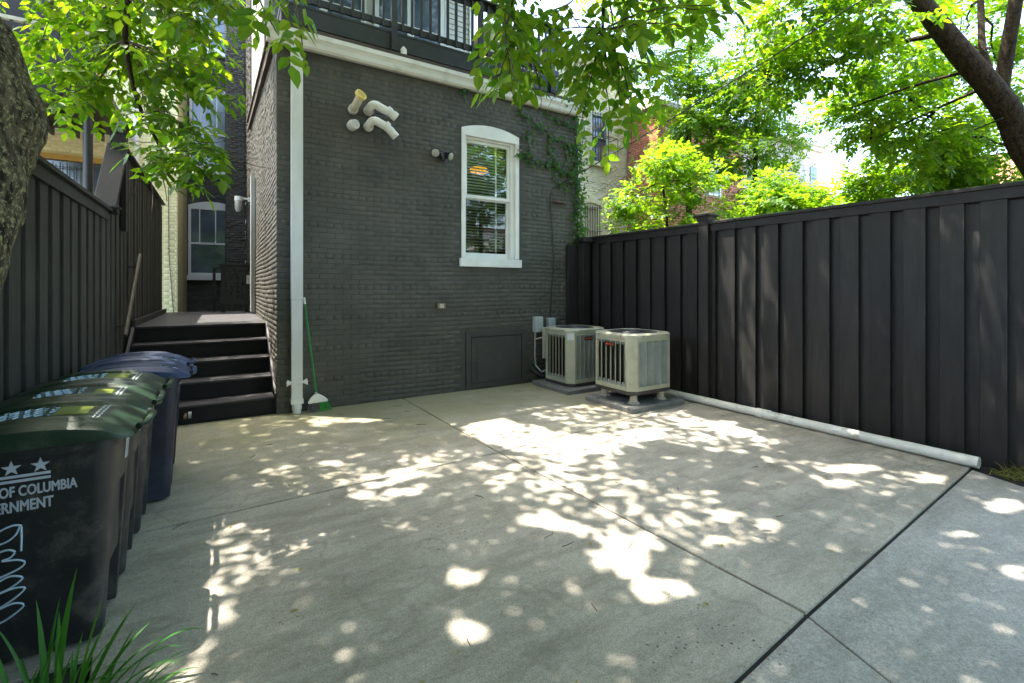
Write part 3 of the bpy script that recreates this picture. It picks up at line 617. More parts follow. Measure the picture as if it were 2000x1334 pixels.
ls_ = thing('refrigerant_line', (4.8, 6.75, .3), 'black insulated pipes running from the wall behind the air conditioner', 'pipe')
MB().tube([(4.62, 6.86, .32), (4.63, 6.80, .22), (4.75, 6.74, .12), (4.95, 6.68, .10), (5.1, 6.60, .2)], .035, 10).build('insulation', CABLE, ls_, True)
MB().tube([(4.70, 6.86, .75), (4.78, 6.78, .78), (4.95, 6.62, .82)], .012, 8).build('copper_line', RUSTY, ls_, True)
cb = MB().tube([(5.07, 6.845, 3.40), (5.03, 6.845, 3.22), (5.09, 6.845, 2.6), (5.11, 6.845, 2.0), (5.06, 6.845, 1.5), (5.05, 6.845, 1.12)], .008, 6).build('wall_cable', CABLE); tag(cb, 'thin black cable hanging down the brick wall beside the ivy', 'cable')
# side wall fittings
jl = thing('jar_lamp', (.62, 13.0, 3.7), 'white jar shaped lamp on a bracket on the sunlit side wall', 'wall lamp')
MB().box(.56, .61, 12.94, 13.06, 3.72, 3.84).bar((.56, 13.0, 3.80), (.38, 13.0, 3.80), .05, .04).tube([(.36, 13.0, 3.84), (.36, 13.0, 3.74)], .085, 14).build('bracket', PVC, jl)
MB().tube([(.36, 13.0, 3.738), (.36, 13.0, 3.55), (.36, 13.0, 3.47)], [.08, .08, .045], 14).build('jar', LENS, jl, True)
sd = MB().box(.535, .605, 11.2, 11.42, 1.16, 4.02).build('side_downpipe', SIDEP); tag(sd, 'pale grey square drainpipe on the sunlit side wall above the deck', 'drainpipe')
bx = MB().box(.50, .61, 12.3, 12.45, 1.75, 1.95).build('outlet_box', PVC); tag(bx, 'small white outlet box on the side wall beside the gate', 'outlet box')

# ------------------------------------------------------------------ stairs and landing
lp = thing('landing_steps', (-.2, 8.2, 0), 'dark painted wooden steps rising to a narrow deck beside the house', 'steps')
NS, RI, TR, Y0 = 5, .222, .36, 6.97
xl, xr = -1.02, .60
for k in range(NS):
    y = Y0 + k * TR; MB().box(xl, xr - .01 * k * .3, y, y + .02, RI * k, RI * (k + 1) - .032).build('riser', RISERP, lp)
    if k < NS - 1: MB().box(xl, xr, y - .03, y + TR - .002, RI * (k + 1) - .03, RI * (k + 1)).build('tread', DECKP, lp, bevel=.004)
sg = MB()
for x0 in (.603, -1.06):
    sg = MB()
    sg.hexa([(x0, Y0 - .01, -.02), (x0 + .035, Y0 - .01, -.02), (x0 + .035, Y0 + .25, -.02), (x0, Y0 + .25, -.02), (x0, Y0 - .03, RI + .02), (x0 + .035, Y0 - .03, RI + .02), (x0 + .035, Y0 + .25, RI + .2), (x0, Y0 + .25, RI + .2)])
    sg.hexa([(x0, Y0 - .03, RI - .15), (x0 + .035, Y0 - .03, RI - .15), (x0 + .035, Y0 + 1.43, RI * 5 - .15), (x0, Y0 + 1.43, RI * 5 - .15), (x0, Y0 - .03, RI + .03), (x0 + .035, Y0 - .03, RI + .03), (x0 + .035, Y0 + 1.43, RI * 5 + .005), (x0, Y0 + 1.43, RI * 5 + .005)]); sg.build('stringer', DECKP, lp)

y = Y0 + 4 * TR - .03
while y < 12.9:
    MB().box(-1.05, .61, y, y + .135, RI * 5 - .03, RI * 5).build('deck_board', DECKP, lp, bevel=.003); y += .141
MB().box(-1.06, -1.02, Y0 + 4 * TR + .02, 12.9, RI * 5, RI * 5 + .09).build('edge_board', DECKP, lp)
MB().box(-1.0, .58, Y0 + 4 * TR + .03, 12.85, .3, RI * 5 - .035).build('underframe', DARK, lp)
gt = thing('deck_gate', (.25, 12.4, 1.11), 'dark slatted wooden gate railing at the far end of the deck', 'gate')
for x in (.0, .46): MB().box(x, x + .09, 12.35, 12.42, 1.11, 2.17).build('post', RAILP, gt)
for z in (1.28, 2.06): MB().box(-.02, .57, 12.32, 12.348, z, z + .11).build('rail', RAILP, gt)
MB().box(-.05, .60, 12.29, 12.45, 2.172, 2.20).build('cap', RAILP, gt)
for x in (.13, .24, .35): MB().box(x, x + .05, 12.35, 12.385, 1.15, 2.06).build('slat', RAILP, gt)
MB().box(-.16, -.10, 12.9, 12.96, 1.11, 2.1).box(-.17, -.03, 12.82, 13.0, 2.1, 2.13).build('rear_post', RAILP, gt)
hr = thing('handrail', (-1.0, 7.9, 1.6), 'worn brown round handrail sloping along the left fence beside the steps', 'handrail')
MB().tube([(-.98, 7.25, 1.08), (-.99, 8.55, 2.13)], .028, 10).build('rail', M('worn_rail', (.06, .05, .028), (.10, .085, .05), 8, .5), hr, True)
for y, z in ((7.45, 1.24), (8.4, 2.01)): MB().tube([(-.985, y, z), (-1.03, y, z - .06), (-1.10, y, z - .06)], .012, 8).build('bracket', BLACKP, hr)
sp = thing('spigot', (-.36, 6.95, .12), 'small hose spigot sticking out of the bottom riser behind the blue bins', 'spigot')
MB().tube([(-.36, 6.97, .12), (-.36, 6.86, .12), (-.36, 6.83, .10)], .018, 8).build('pipe', BRONZE, sp, True); MB().tube([(-.33, 6.84, .13), (-.30, 6.84, .13)], .04, 12).build('wheel', CONDUIT, sp, True)

# ------------------------------------------------------------------ fences
def fence(name, label, pa, pb, side, z0, ztop, posts, cap_w=.16, cap=True, skip_end=0, start_front=True, parent=None, mat=None, deep=.042):
    FENCE_ = mat or FENCE
    """board on board fence along pa->pb; side is the way the near face looks"""
    a = Vector((*pa, 0)); b = Vector((*pb, 0)); L = (b - a).length; d = (b - a) / L; s = Vector((*side, 0)).normalized()
    t = parent or thing(name, (*((a + b) / 2).to_2d(), z0), label, 'fence')
    def slab(u0, u1, v0, v1, za, zb0, zb1):
        p = [a + d * u0 + s * v0, a + d * u1 + s * v0, a + d * u1 + s * v1, a + d * u0 + s * v1]
        return MB().hexa([(q.x, q.y, za) for q in p] + [(p[0].x, p[0].y, zb0), (p[1].x, p[1].y, zb1), (p[2].x, p[2].y, zb1), (p[3].x, p[3].y, zb0)])
    zt = ztop if callable(ztop) else (lambda u: ztop)
    u = 0.0
    while u < L - .02:
        w1 = min(.183, L - u); j = random.uniform(-.004, .004)
        slab(u, u + w1, .004 + j, .028 + j, z0, zt(u) - .02, zt(u + w1) - .02).build('board', FENCE_, t, bevel=.002)
        if u + .29 <= L + .05:
            u2 = min(u + .446, L); slab(u + .158, u2, -deep, -deep + .02, z0, zt(u + .158) - .02, zt(u2) - .02).build('back_board', FENCE_, t)
        u += .29
    if cap:
        n = max(1, int(L / 2.6) + (0 if not callable(ztop) else 3))
        for i in range(n):
            ua, ub = L * i / n + .003, L * (i + 1) / n - .003
            za, zb = zt(ua), zt(ub); p = [a + d * ua - s * cap_w * .5, a + d * ub - s * cap_w * .5, a + d * ub + s * cap_w * .55, a + d * ua + s * cap_w * .55]
            MB().hexa([(p[0].x, p[0].y, za), (p[1].x, p[1].y, zb), (p[2].x, p[2].y, zb), (p[3].x, p[3].y, za), (p[0].x, p[0].y, za + .035), (p[1].x, p[1].y, zb + .035), (p[2].x, p[2].y, zb + .035), (p[3].x, p[3].y, za + .035)]).build('cap_board', FENCE_, t, bevel=.003)
            slab(ua, ub, .03, .052, za - .10, za - .003, zb - .003).build('top_rail', FENCE_, t)
    for u, zp in posts:
        c = a + d * u
        def ring(h): return [c + d * sx * h + s * (sy * h + .03) for sx, sy in ((-1, -1), (1, -1), (1, 1), (-1, 1))]
        po = MB().hexa([(q.x, q.y, z0) for q in ring(.075)] + [(q.x, q.y, zp) for q in ring(.075)]).build('post', FENCE, t, bevel=.004)
        m = MB(); 
        for za, zb, h0, h1 in ((zp - .05, zp, .085, .095), (zp, zp + .03, .095, .12), (zp + .03, zp + .05, .12, .12)): m.hexa([(q.x, q.y, za) for q in ring(h0)] + [(q.x, q.y, zb) for q in ring(h1)])
        m.hexa([(q.x, q.y, zp + .05) for q in ring(.118)] + [(q.x, q.y, zp + .085) for q in ring(.01)]).build('post_cap', FENCE, po)
    return t
FA, FB = (6.13, .7), (5.88, 6.98)
fence('board_fence', 'tall charcoal board fence running behind the two air conditioners', FA, FB, (-1, -.04), -.05, 2.565, ((3.62, 2.66),))
fp = thing('end_post', (5.52, 6.82, 0), 'charcoal fence end post and filler board set against the house corner', 'fence post')
MB().box(5.40, 5.66, 6.80, 6.852, -.02, 2.45).build('filler_board', FENCE, fp, bevel=.003); po = MB().box(5.62, 5.78, 6.62, 6.78, -.02, 2.50).build('post', FENCE, fp, bevel=.004)
MB().box(5.58, 5.82, 6.58, 6.79, 2.50, 2.56).box(5.60, 5.80, 6.60, 6.78, 2.56, 2.58).build('post_cap', FENCE, po)
LF = fence('board_fence', 'long charcoal board fence behind the row of bins, lower part', (-1.13, -2.0), (-1.13, 6.98), (1, 0), -.05, 2.52, ((0.05, 2.6),), mat=LFENCE, deep=.09)
hi_f = fence('board_fence', 'high charcoal board fence beside the deck with a sloped step up', (-1.13, 6.99), (-1.13, 12.9), (1, 0), -.05, lambda u: 2.52 if u < .1 else (2.52 + (u - .1) * 1.11 if u < .95 else 3.47 - (0 if u < 3.5 else .0)), (), cap=False, mat=LFENCE, deep=.07)
MB().bar((-1.13, 7.02, 2.56), (-1.13, 7.86, 3.50), .21, .05).build('sloped_cap', FENCE, hi_f, bevel=.004)
MB().box(-1.25, -1.0, 6.93, 7.06, 2.50, 2.56).box(-1.27, -.98, 6.91, 7.08, 2.56, 2.585).build('base_collar', FENCE, hi_f, bevel=.004)
MB().box(-1.21, -1.05, 7.86, 8.02, 2.4, 3.66).build('post', FENCE, hi_f); MB().hexa([(-1.24, 7.83, 3.66), (-1.02, 7.83, 3.66), (-1.02, 8.05, 3.66), (-1.24, 8.05, 3.66), (-1.29, 7.78, 3.74), (-.97, 7.78, 3.74), (-.97, 8.10, 3.74), (-1.29, 8.10, 3.74)]).box(-1.29, -.97, 7.78, 8.10, 3.742, 3.765).build('post_cap', FENCE, hi_f)
MB().box(-1.22, -1.04, 8.03, 12.9, 3.475, 3.51).build('cap_board', FENCE, hi_f)

# ------------------------------------------------------------------ wheeled bins
GB = 'wheeled bins lined up along the fence'
def body_ring(z):
    t = z / .90; xb = -.25 - .05 * t; xf = .245 + .055 * t; hw = .20 + .045 * t; r = .05 + .02 * t
    return xb, xf, hw, r
def body_section(z, notch):
    xb, xf, hw, r = body_ring(z); pts = []
    d = .075 * notch; a = .115
    for ci, (cx, cy, a0) in enumerate(((xf - r, -hw + r, -90), (xf - r, hw - r, 0), (xb + r, hw - r, 90), (xb + r, -hw + r, 180))):
        for k in range(7): an = R(a0 + 15 * k); pts.append((cx + r * math.cos(an), cy + r * math.sin(an)))
        if ci == 0: pts += [(xf, -a), (xf - d, -a + .012), (xf - d, a - .012), (xf, a)]
    return [(x, y, z) for x, y in pts]
_bin = {}
def bin_mesh(key, fn):
    if key not in _bin: _bin[key] = fn()
    return _bin[key]
def lid_z(x, y):
    u = x / .36; v = abs(y) / .265
    z = .962 + .062 * (1 - u * u * .9) - .05 * max(0, v - .80) / .2 * .5 - .028 * max(0, (x - .27) / .10)
    rd = lambda c, w_: max(0, 1 - ((v - c) / w_) ** 2)
    if -.28 < x < .25: z += (.016 * rd(.66, .09) ** .6 - .010 * rd(.50, .06) ** .5) * min(1, (x + .28) / .08, (.25 - x) / .08)
    return z
def mesh_of(mb, name, mat, smooth=False, bevel=0):
    o = mb.build(name, mat, None, smooth, bevel, loc=(0, 0, 0)); me = o.data; bpy.data.objects.remove(o); return me
def lid_mb():
    m = MB(); nx, ny = 34, 52; vs = []
    for i in range(nx + 1):
        for j in range(ny + 1):
            u = -1 + 2 * i / nx; v = -1 + 2 * j / ny
            x = .02 + .355 * u; y = .265 * v
            rr = max(0, abs(u) - .8) / .2; rv = max(0, abs(v) - .72) / .28
            k = rr * rr + rv * rv
            if k > 1:
                s = 1 / math.sqrt(k); x = .02 + .355 * math.copysign(.8 + .2 * rr * s, u); y = .265 * math.copysign(.72 + .28 * rv * s, v)
            vs.append((x, y, lid_z(x, y)))
    idx = lambda i, j: i * (ny + 1) + j
    m.add(vs, [(idx(i, j), idx(i + 1, j), idx(i + 1, j + 1), idx(i, j + 1)) for i in range(nx) for j in range(ny)])
    edge = [idx(0, j) for j in range(ny + 1)] + [idx(i, ny) for i in range(1, nx + 1)] + [idx(nx, j) for j in range(ny - 1, -1, -1)] + [idx(i, 0) for i in range(nx - 1, 0, -1)]
    top = [vs[i] for i in edge]; lip = [((x - .02) * 1.015 + .02, y * 1.015, z - .012) for x, y, z in top]; low = [((x - .02) * 1.02 + .02, y * 1.02, .925) for x, y, z in top]; inn = [((x - .02) * .96 + .02, y * .95, .925) for x, y, z in top]
    m.loft([top, lip, low, inn], cap=False)
    # front handle bar along the lip, and hinge barrel at the back
    m.tube([(.383, -.17, .948), (.405, -.13, .945), (.405, .13, .945), (.383, .17, .948)], .016, 8)
    m.tube([(-.335, -.22, .95), (-.335, .22, .95)], .018, 8)
    return m
def patch(x0, x1, y0, y1, dz=.003, nx=6, ny=6):
    m = MB(); vs = []
    for i in range(nx + 1):
        for j in range(ny + 1):
            x = x0 + (x1 - x0) * i / nx; y = y0 + (y1 - y0) * j / ny; vs.append((x, y, lid_z(x, y) + dz))
    return m.add(vs, [(i * (ny + 1) + j, (i + 1) * (ny + 1) + j, (i + 1) * (ny + 1) + j + 1, i * (ny + 1) + j + 1) for i in range(nx) for j in range(ny)])
def scribble_lid(strokes, w=.004):
    m = MB()
    for st_ in strokes:
        m.tube([(x, y, lid_z(x, y) + .002) for x, y in st_], w, 5)
    return m
def squig(x, y, lx, ly, n, ph=0): return [(x + lx * i / n, y + ly * math.sin(i * 1.9 + ph) * (.5 + .5 * math.sin(i * .7 + ph) ** 2)) for i in range(n + 1)]
def body_mb():
    m = MB(); zz = [(.02, .8), (.10, 1), (.55, 1), (.61, .8), (.66, 0), (.80, 0), (.885, 0)]
    rings = [body_section(z, nt) for z, nt in zz]
    out = body_section(.885, 0); out = [(x * 1.05, y * 1.06, .885) for x, y, z in out]; out2 = [(x, y, .925) for x, y, z in out]
    inn = [(x * .93, y * .93, .925) for x, y, z in body_section(.885, 0)]; bot = [(x * .93, y * .93, .30) for x, y, z in body_section(.5, 0)]
    m.loft(rings + [out, out2, inn, bot]); return m
def wheel_mb(sy):
    return MB().tube([(-.26, sy * .165, .10), (-.26, sy * .225, .10)], .10, 20)
def make_bin(x, y, rz, kind, label, extra):
    t = thing('wheeled_bin', (x, y, 0), label, 'bin', GB); t.rotation_euler = (0, 0, rz); t.scale = (1, 1, 1.03)
    def part(name, key, fn, par=t):
        me = bin_mesh(key, fn); o = bpy.data.objects.new(name, me); COL.objects.link(o); o.parent = par; return o
    bm_ = BINB if kind == 'g' else BINBL; lm = LIDG if kind == 'g' else LIDB
    b = part('body', 'body' + kind, lambda: mesh_of(body_mb(), 'body', bm_, True))
    l = part('lid', 'lid' + kind, lambda: mesh_of(lid_mb(), 'lid', lm, True))
    for s in (-1, 1): part('wheel', 'wheel%d' % s, lambda: mesh_of(wheel_mb(s), 'wheel', RUBBER, True))
    def front_label():
        f = lambda z: body_ring(z)[1] + .003
        m = MB().add([(f(.74), .06, .74), (f(.74), .14, .74), (f(.86), .14, .86), (f(.86), .06, .86)], [(0, 1, 2, 3)]); return mesh_of(m, 'label', PAPER)
    fl_ = part('label', 'flabel', front_label, b)
    def lines():
        f = lambda z: body_ring(z)[1] + .0045; m = MB()
        for i in range(6):
            z = .752 + i * .016; m.add([(f(z), .07, z), (f(z), .13, z), (f(z + .007), .13, z + .007), (f(z + .007), .07, z + .007)], [(0, 1, 2, 3)])
        return mesh_of(m, 'label_print', INK)
    part('label_print', 'flines', lines, b)
    if kind == 'g':
        if 'bigsticker' in extra: part('sticker', 'stk', lambda: mesh_of(patch(.05, .17, -.09, .12), 'sticker', STICK), l)
        else: part('sticker', 'stk2', lambda: mesh_of(patch(.10, .18, -.11, .03), 'sticker', STICK), l)
        part('embossed_strip', 'emb', lambda: mesh_of(scribble_lid([[(.20 + .018 * k + .008 * (i % 2), -.13 + .022 * i) for i in range(12)] for k in range(2)], .003), 'embossed_strip', PAPER), l)
        ph = extra[0]; n = 'gr%s' % ph
        part('chalk_scrawl', n, lambda: mesh_of(scribble_lid([squig(-.16, -.07 + .05 * k, .20, .022, 16, ph + k * 2.1) for k in range(4)]), 'chalk_scrawl', CHALK), l)
        part('fold_line', 'fold', lambda: mesh_of(scribble_lid([[(.03 - .02 * i * .2, -.13 + .04 * i) for i in range(7)]], .008), 'fold_line', LIDG), l)
    else:
        part('chalk_scrawl', 'blscr%s' % extra[0], lambda: mesh_of(scribble_lid([[(.08 + .03 * math.cos(a * .8), -.13 + .02 * math.sin(a * .8)) for a in range(9)] + [(.12 + .016 * i, -.14 + .024 * math.sin(i * 1.2)) for i in range(12)], squig(.16, .02, .12, .02, 9, extra[0])], .0035), 'chalk_scrawl', CHALK), l)
        part('raised_panel', 'rp', lambda: mesh_of(patch(.12, .30, -.10, .14, .007, 6, 6), 'raised_panel', LIDB), l)
    return t, b
BX = -.72
b1, b1body = make_bin(BX, 3.10, R(-1.5), 'g', 'green lidded black bin nearest the tree, printed with stars and lettering', (0.3, 'bigsticker'))
make_bin(BX, 3.64, R(1), 'g', 'middle one of the three green lidded black bins', (1.7,))
make_bin(BX + .01, 4.17, R(0), 'g', 'green lidded black bin standing next to the blue bins', (3.1, 'bigsticker'))
make_bin(BX + .13, 4.72, R(2), 'b', 'navy bin with blue lid beside the green lidded bins', (.4,))
make_bin(BX + .10, 5.28, R(-3), 'b', 'farthest navy bin with blue lid, nearest the wooden steps', (2.2,))
# printing on the near side of the first bin: flag of two bars and three stars, two lines of lettering, and chalk numbers
def side_pt(x, z, off=.0025): return (x, -body_ring(z)[2] - off, z)
def bin_part(name, mb_, mat):
    me = mesh_of(mb_, name, mat); o = bpy.data.objects.new(name, me); COL.objects.link(o); o.parent = b1body; return o
def side_text(body, xr, z, size, name='lettering'):
    me0 = text_mesh(body, size); me = bpy.data.meshes.new('lettering'); n0 = len(me0.vertices); vv = []; ff = []
    for q, (dx, dz) in enumerate(((-.0026, 0), (.0026, 0), (0, .0016), (0, -.0016), (0, 0))):
        vv += [(v_.co.x + dx, v_.co.y + dz, q * .00025) for v_ in me0.vertices]; ff += [tuple(i + q * n0 for i in p_.vertices) for p_ in me0.polygons]
    me.from_pydata(vv, [], ff)
    for v_ in me.vertices:
        v_.co = side_pt(xr + v_.co.x * .62, z + v_.co.y, .0025 + v_.co.z)
    me.materials.append(PRINT); o = bpy.data.objects.new(name, me); COL.objects.link(o); o.parent = b1body
side_text('DISTRICT OF COLUMBIA', .172, .728, .062); side_text('GOVERNMENT', .092, .662, .066)
for xc in (-.128, -.04, .052):
    m = MB(); pts = []
    for i in range(10):
        rr = .034 if i % 2 == 0 else .0135; a = R(90 + 36 * i); pts.append(side_pt(xc + rr * math.cos(a), .848 + rr * math.sin(a)))
    m.add([side_pt(xc, .848)] + pts, [(0, 1 + i, 1 + (i + 1) % 10) for i in range(10)]); bin_part('star', m, PRINT)
for z in (.786, .806):
    m = MB(); m.add([side_pt(-.17, z), side_pt(.085, z), side_pt(.085, z + .012), side_pt(-.17, z + .012)], [(0, 1, 2, 3)]); bin_part('bar', m, PRINT)
def chalk(strokes):
    m = MB()
    for s_ in strokes:
        q = []
        for i in range(len(s_) - 1):
            p0, p1, p2, p3 = [Vector(s_[max(0, min(len(s_) - 1, j))]) for j in (i - 1, i, i + 1, i + 2)]
            for k in range(5): t = k / 5; q.append(.5 * (2 * p1 + (p2 - p0) * t + (2 * p0 - 5 * p1 + 4 * p2 - p3) * t * t + (3 * p1 - p0 - 3 * p2 + p3) * t ** 3))
        q.append(Vector(s_[-1])); m.tube([side_pt(p.x - .09, p.y, .001) for p in q], .0042, 6)
    return m
nine = [(.075, .60), (.05, .605), (.01, .59), (-.02, .56), (-.01, .535), (.03, .54), (.06, .565), (.075, .60), (.077, .55), (.075, .49)]
three = [(.0, .50), (.035, .505), (.055, .49), (.04, .47), (.015, .462), (.06, .455), (.085, .44), (.075, .42), (.03, .40), (-.01, .39)]
dbl = [(.0, .375), (.04, .39), (.078, .372), (.04, .34), (.0, .325), (.05, .335), (.085, .325), (.05, .29), (.0, .26), (.05, .27), (.08, .25), (.03, .21), (-.02, .19)]
bin_part('chalk_numbers', chalk([nine, three, dbl]), CHALK)

# ------------------------------------------------------------------ air conditioners
def ac_unit(x0, x1, y0, y1, z0, z1, label, nl, nr, sticker, box_side):
    t = thing('air_conditioner', ((x0 + x1) / 2, (y0 + y1) / 2, z0), label, 'air conditioner', 'outdoor air conditioner units')
    ch = .10; zc = z1 - .06
    def octo(g=0):
        return [(x0 + ch, y0 - g), (x1 - ch, y0 - g), (x1 + g, y0 + ch), (x1 + g, y1 - ch), (x1 - ch, y1 + g), (x0 + ch, y1 + g), (x0 - g, y1 - ch), (x0 - g, y0 + ch)]
    MB().prism(octo(-.004), z0, z0 + .05).build('base_pan', ACB, t, bevel=.006)
    MB().prism([(x0 + .09, y0 + .07), (x1 - .09, y0 + .07), (x1 - .07, y0 + .1), (x1 - .07, y1 - .1), (x1 - .1, y1 - .07), (x0 + .1, y1 - .07), (x0 + .07, y1 - .1), (x0 + .07, y0 + .1)], z0 + .051, zc - .002).build('coil', COIL, t)
    oc = octo()
    for i in (1, 3, 5, 7):      # the four corner posts
        a, b = Vector((*oc[i], 0)), Vector((*oc[(i + 1) % 8], 0)); n = Vector((b.y - a.y, a.x - b.x, 0)).normalized()
        e0 = (Vector((*oc[i - 1], 0)) - a).normalized() * .02; e1 = (Vector((*oc[(i + 2) % 8], 0)) - b).normalized() * .02
        MB().prism([tuple((a + e0).to_2d()), tuple(a.to_2d()), tuple(b.to_2d()), tuple((b + e1).to_2d()), tuple((b + e1 - n * .03).to_2d()), tuple((a + e0 - n * .03).to_2d())], z0 + .051, zc - .001).build('corner_post', ACM, t)
    def face(a, b, nslot):
        a = Vector((*a, 0)); b = Vector((*b, 0)); d = (b - a).normalized(); L = (b - a).length; n = Vector((d.y, -d.x, 0))
        def P(u, v, z): q = a + d * u - n * v; return (q.x, q.y, z)
        def plate(u0, u1, za, zb, v0=.0, v1=.012): return [P(u0, v0, za), P(u1, v0, za), P(u1, v1, za), P(u0, v1, za), P(u0, v0, zb), P(u1, v0, zb), P(u1, v1, zb), P(u0, v1, zb)]
        m = MB(); za, zb = z0 + .052, zc - .002; s0, s1 = za + .055, zb - .045
        u0, u1 = .021, L - .021
        m.hexa(plate(u0, u1, za, s0)); m.hexa(plate(u0, u1, s1, zb))
        pitch = (u1 - u0 - .02) / nslot; rib = .007
        for k in range(nslot + 1):
            uc = u0 + .01 + k * pitch; m.hexa(plate(max(uc - rib / 2, u0), min(uc + rib / 2, u1), s0 + .0005, s1 - .0005))
        pn = m.build('grille_panel', ACM, t)
        lv = MB()
        for k in range(nslot):      # an angled louvre and its slanted closing plates in each slot
            ua = u0 + .01 + k * pitch + rib / 2; ub = ua + pitch - rib; dp = .05
            lv.add([P(ub, .011, s0), P(ub, .011, s1), P(ua + .03, dp, s1 - .0), P(ua + .03, dp, s0)], [(0, 1, 2, 3)])
            lv.add([P(ua, .006, s1), P(ub, .006, s1), P(ub, .012, s1), P(ua + .012, dp, s1 - .05), P(ua, .03, s1 - .05)], [(0, 1, 2, 3, 4)])
            lv.add([P(ua, .006, s0), P(ub, .006, s0), P(ub, .012, s0 + .0), P(ua + .012, dp, s0 + .05), P(ua, .03, s0 + .05)], [(0, 1, 2, 3, 4)])
            for q in range(int((s1 - s0) / .02)):
                z = s0 + .01 + q * .02; lv.add([P(ub, .0105, z), P(ub, .0105, z + .006), P(ua + .012, dp - .001, z + .006), P(ua + .012, dp - .001, z)], [(0, 1, 2, 3)])
        lv.build('louvre', ACSL, pn)
        return P, s0, s1, u0, pitch
    faceL = face(oc[6], oc[7], nl)      # looks towards the steps (-x)
    faceF = face(oc[0], oc[1], nr)      # looks towards the entrance (-y)
    for i, k in ((2, 5), (4, 5)): face(oc[i], oc[i + 1], k)
    # top cap with round opening, fan guard, fan
    cx, cy = (x0 + x1) / 2, (y0 + y1) / 2; rad = min(x1 - x0, y1 - y0) / 2 - .055; N = 32
    ang = [2 * math.pi * k / N + R(-90) for k in range(N)]
    def oct_at(a, g):
        o = octo(g); best = 1e9; dx, dy = math.cos(a), math.sin(a)
        for i in range(8):
            (ax, ay), (bx_, by_) = o[i], o[(i + 1) % 8]; ex, ey = bx_ - ax, by_ - ay; den = dx * ey - dy * ex
            if abs(den) < 1e-9: continue
            s_ = ((ax - cx) * ey - (ay - cy) * ex) / den; q = ((ax - cx) * dy - (ay - cy) * dx) / den
            if s_ > 0 and -1e-6 <= q <= 1 + 1e-6: best = min(best, s_)
        return (cx + dx * best, cy + dy * best)
    rings = [[(*oct_at(a, .012), zc) for a in ang], [(*oct_at(a, .012), z1 - .022) for a in ang], [(*oct_at(a, -.012), z1 - .002) for a in ang],
             [(cx + rad * 1.06 * math.cos(a), cy + rad * 1.06 * math.sin(a), z1) for a in ang], [(cx + rad * math.cos(a), cy + rad * math.sin(a), z1 - .005) for a in ang], [(cx + rad * .99 * math.cos(a), cy + rad * .99 * math.sin(a), zc - .02) for a in ang]]
    top = MB().loft(rings, cap=False).build('top_cap', ACM, t, smooth=True)
    fg = MB()
    for k in range(9):
        rr = rad * (k + 1.2) / 10.2; ps = [(cx + rr * math.cos(a), cy + rr * math.sin(a), z1 + .012 - .016 * (rr / rad) ** 2) for a in ang]; fg.tube(ps + [ps[0]], .0035, 4, cap=False)
    for k in range(8): a = R(45 * k + 10); fg.bar((cx, cy, z1 + .010), (cx + rad * math.cos(a), cy + rad * math.sin(a), z1 - .004), .006, .005)
    fg.tube([(cx, cy, z1 + .006), (cx, cy, z1 + .016)], .07, 16); fg.build('fan_guard', FANM, top)
    fb = MB().tube([(cx, cy, zc - .10), (cx, cy, zc - .02)], .07, 12)
    for k in range(4):
        a = R(90 * k + 20); d = Vector((math.cos(a), math.sin(a), 0)); s_ = Vector((-d.y, d.x, 0)); c = Vector((cx, cy, zc - .06))
        fb.add([c + d * .06 + s_ * .03 + Vector((0, 0, .02)), c + d * .06 - s_ * .03 - Vector((0, 0, .02)), c + d * rad * .93 - s_ * .12 - Vector((0, 0, .03)), c + d * rad * .93 + s_ * .12 + Vector((0, 0, .03))], [(0, 1, 2, 3)])
    fb.build('fan', FANM, t); MB().prism([(cx + rad * .9 * math.cos(a), cy + rad * .9 * math.sin(a)) for a in ang], zc - .2, zc - .19).build('fan_floor', DARK, t)
    # screws along the cap
    sc = MB()
    for u in (.15, .85): sc.tube([(x0 + ch + (x1 - x0 - 2 * ch) * u, y0 - .012, zc + .025), (x0 + ch + (x1 - x0 - 2 * ch) * u, y0 - .018, zc + .025)], .007, 8); sc.tube([(x0 - .012, y0 + ch + (y1 - y0 - 2 * ch) * u, zc + .025), (x0 - .018, y0 + ch + (y1 - y0 - 2 * ch) * u, zc + .025)], .007, 8)
    sc.build('screw', FANM, top)
    # service box
    if box_side == 'right':
        MB().box(x1 + .013, x1 + .085, y0 + .18, y1 - .12, z0 + .30, z1 - .03).build('service_box', ACM, t, bevel=.005)
        MB().tube([(x1 + .03, y0 + .25, z0 + .28), (x1 + .06, y0 + .22, z0 + .20), (x1 + .10, y0 + .25, z0 + .10)], .022, 8).tube([(x1 + .03, y0 + .3, z0 + .24), (x1 + .12, y0 + .3, z0 + .22)], .012, 8).build('service_line', CABLE, t, True)
    else:
        MB().box(x0 + .06, x0 + .34, y1 + .013, y1 + .085, z0 + .36, z1 - .03).build('service_box', ACM, t, bevel=.005)
        MB().add([(x0 + .0, y1 - ch + .005, z0 + .55), (x0 + .0, y1 - ch + .04, z0 + .55), (x0 + .0, y1 - ch + .04, z0 + .80), (x0 + .0, y1 - ch + .005, z0 + .80)], [(0, 1, 2, 3)])
    # maker's badge
    P, s0, s1, u0, pitch = faceL if not sticker else faceF
    ua = u0 + pitch * (2 if not sticker else 1.9); zb = s1 - .085
    bd = MB().hexa([P(ua, -.008, zb), P(ua + .17, -.008, zb), P(ua + .17, .002, zb), P(ua, .002, zb), P(ua, -.008, zb + .06), P(ua + .17, -.008, zb + .06), P(ua + .17, .002, zb + .06), P(ua, .002, zb + .06)]).build('badge', BLACKP, t, bevel=.003)
    me = text_mesh('TRANE', .045, .0008); o = bpy.data.objects.new('lettering', me); me.materials.append(ORANGE); COL.objects.link(o)
    for v_ in me.vertices: q = P(ua + .165 + v_.co.x, -.010, zb + .015 + v_.co.y); v_.co = Vector(q) - wloc(bd)
    o.parent = bd
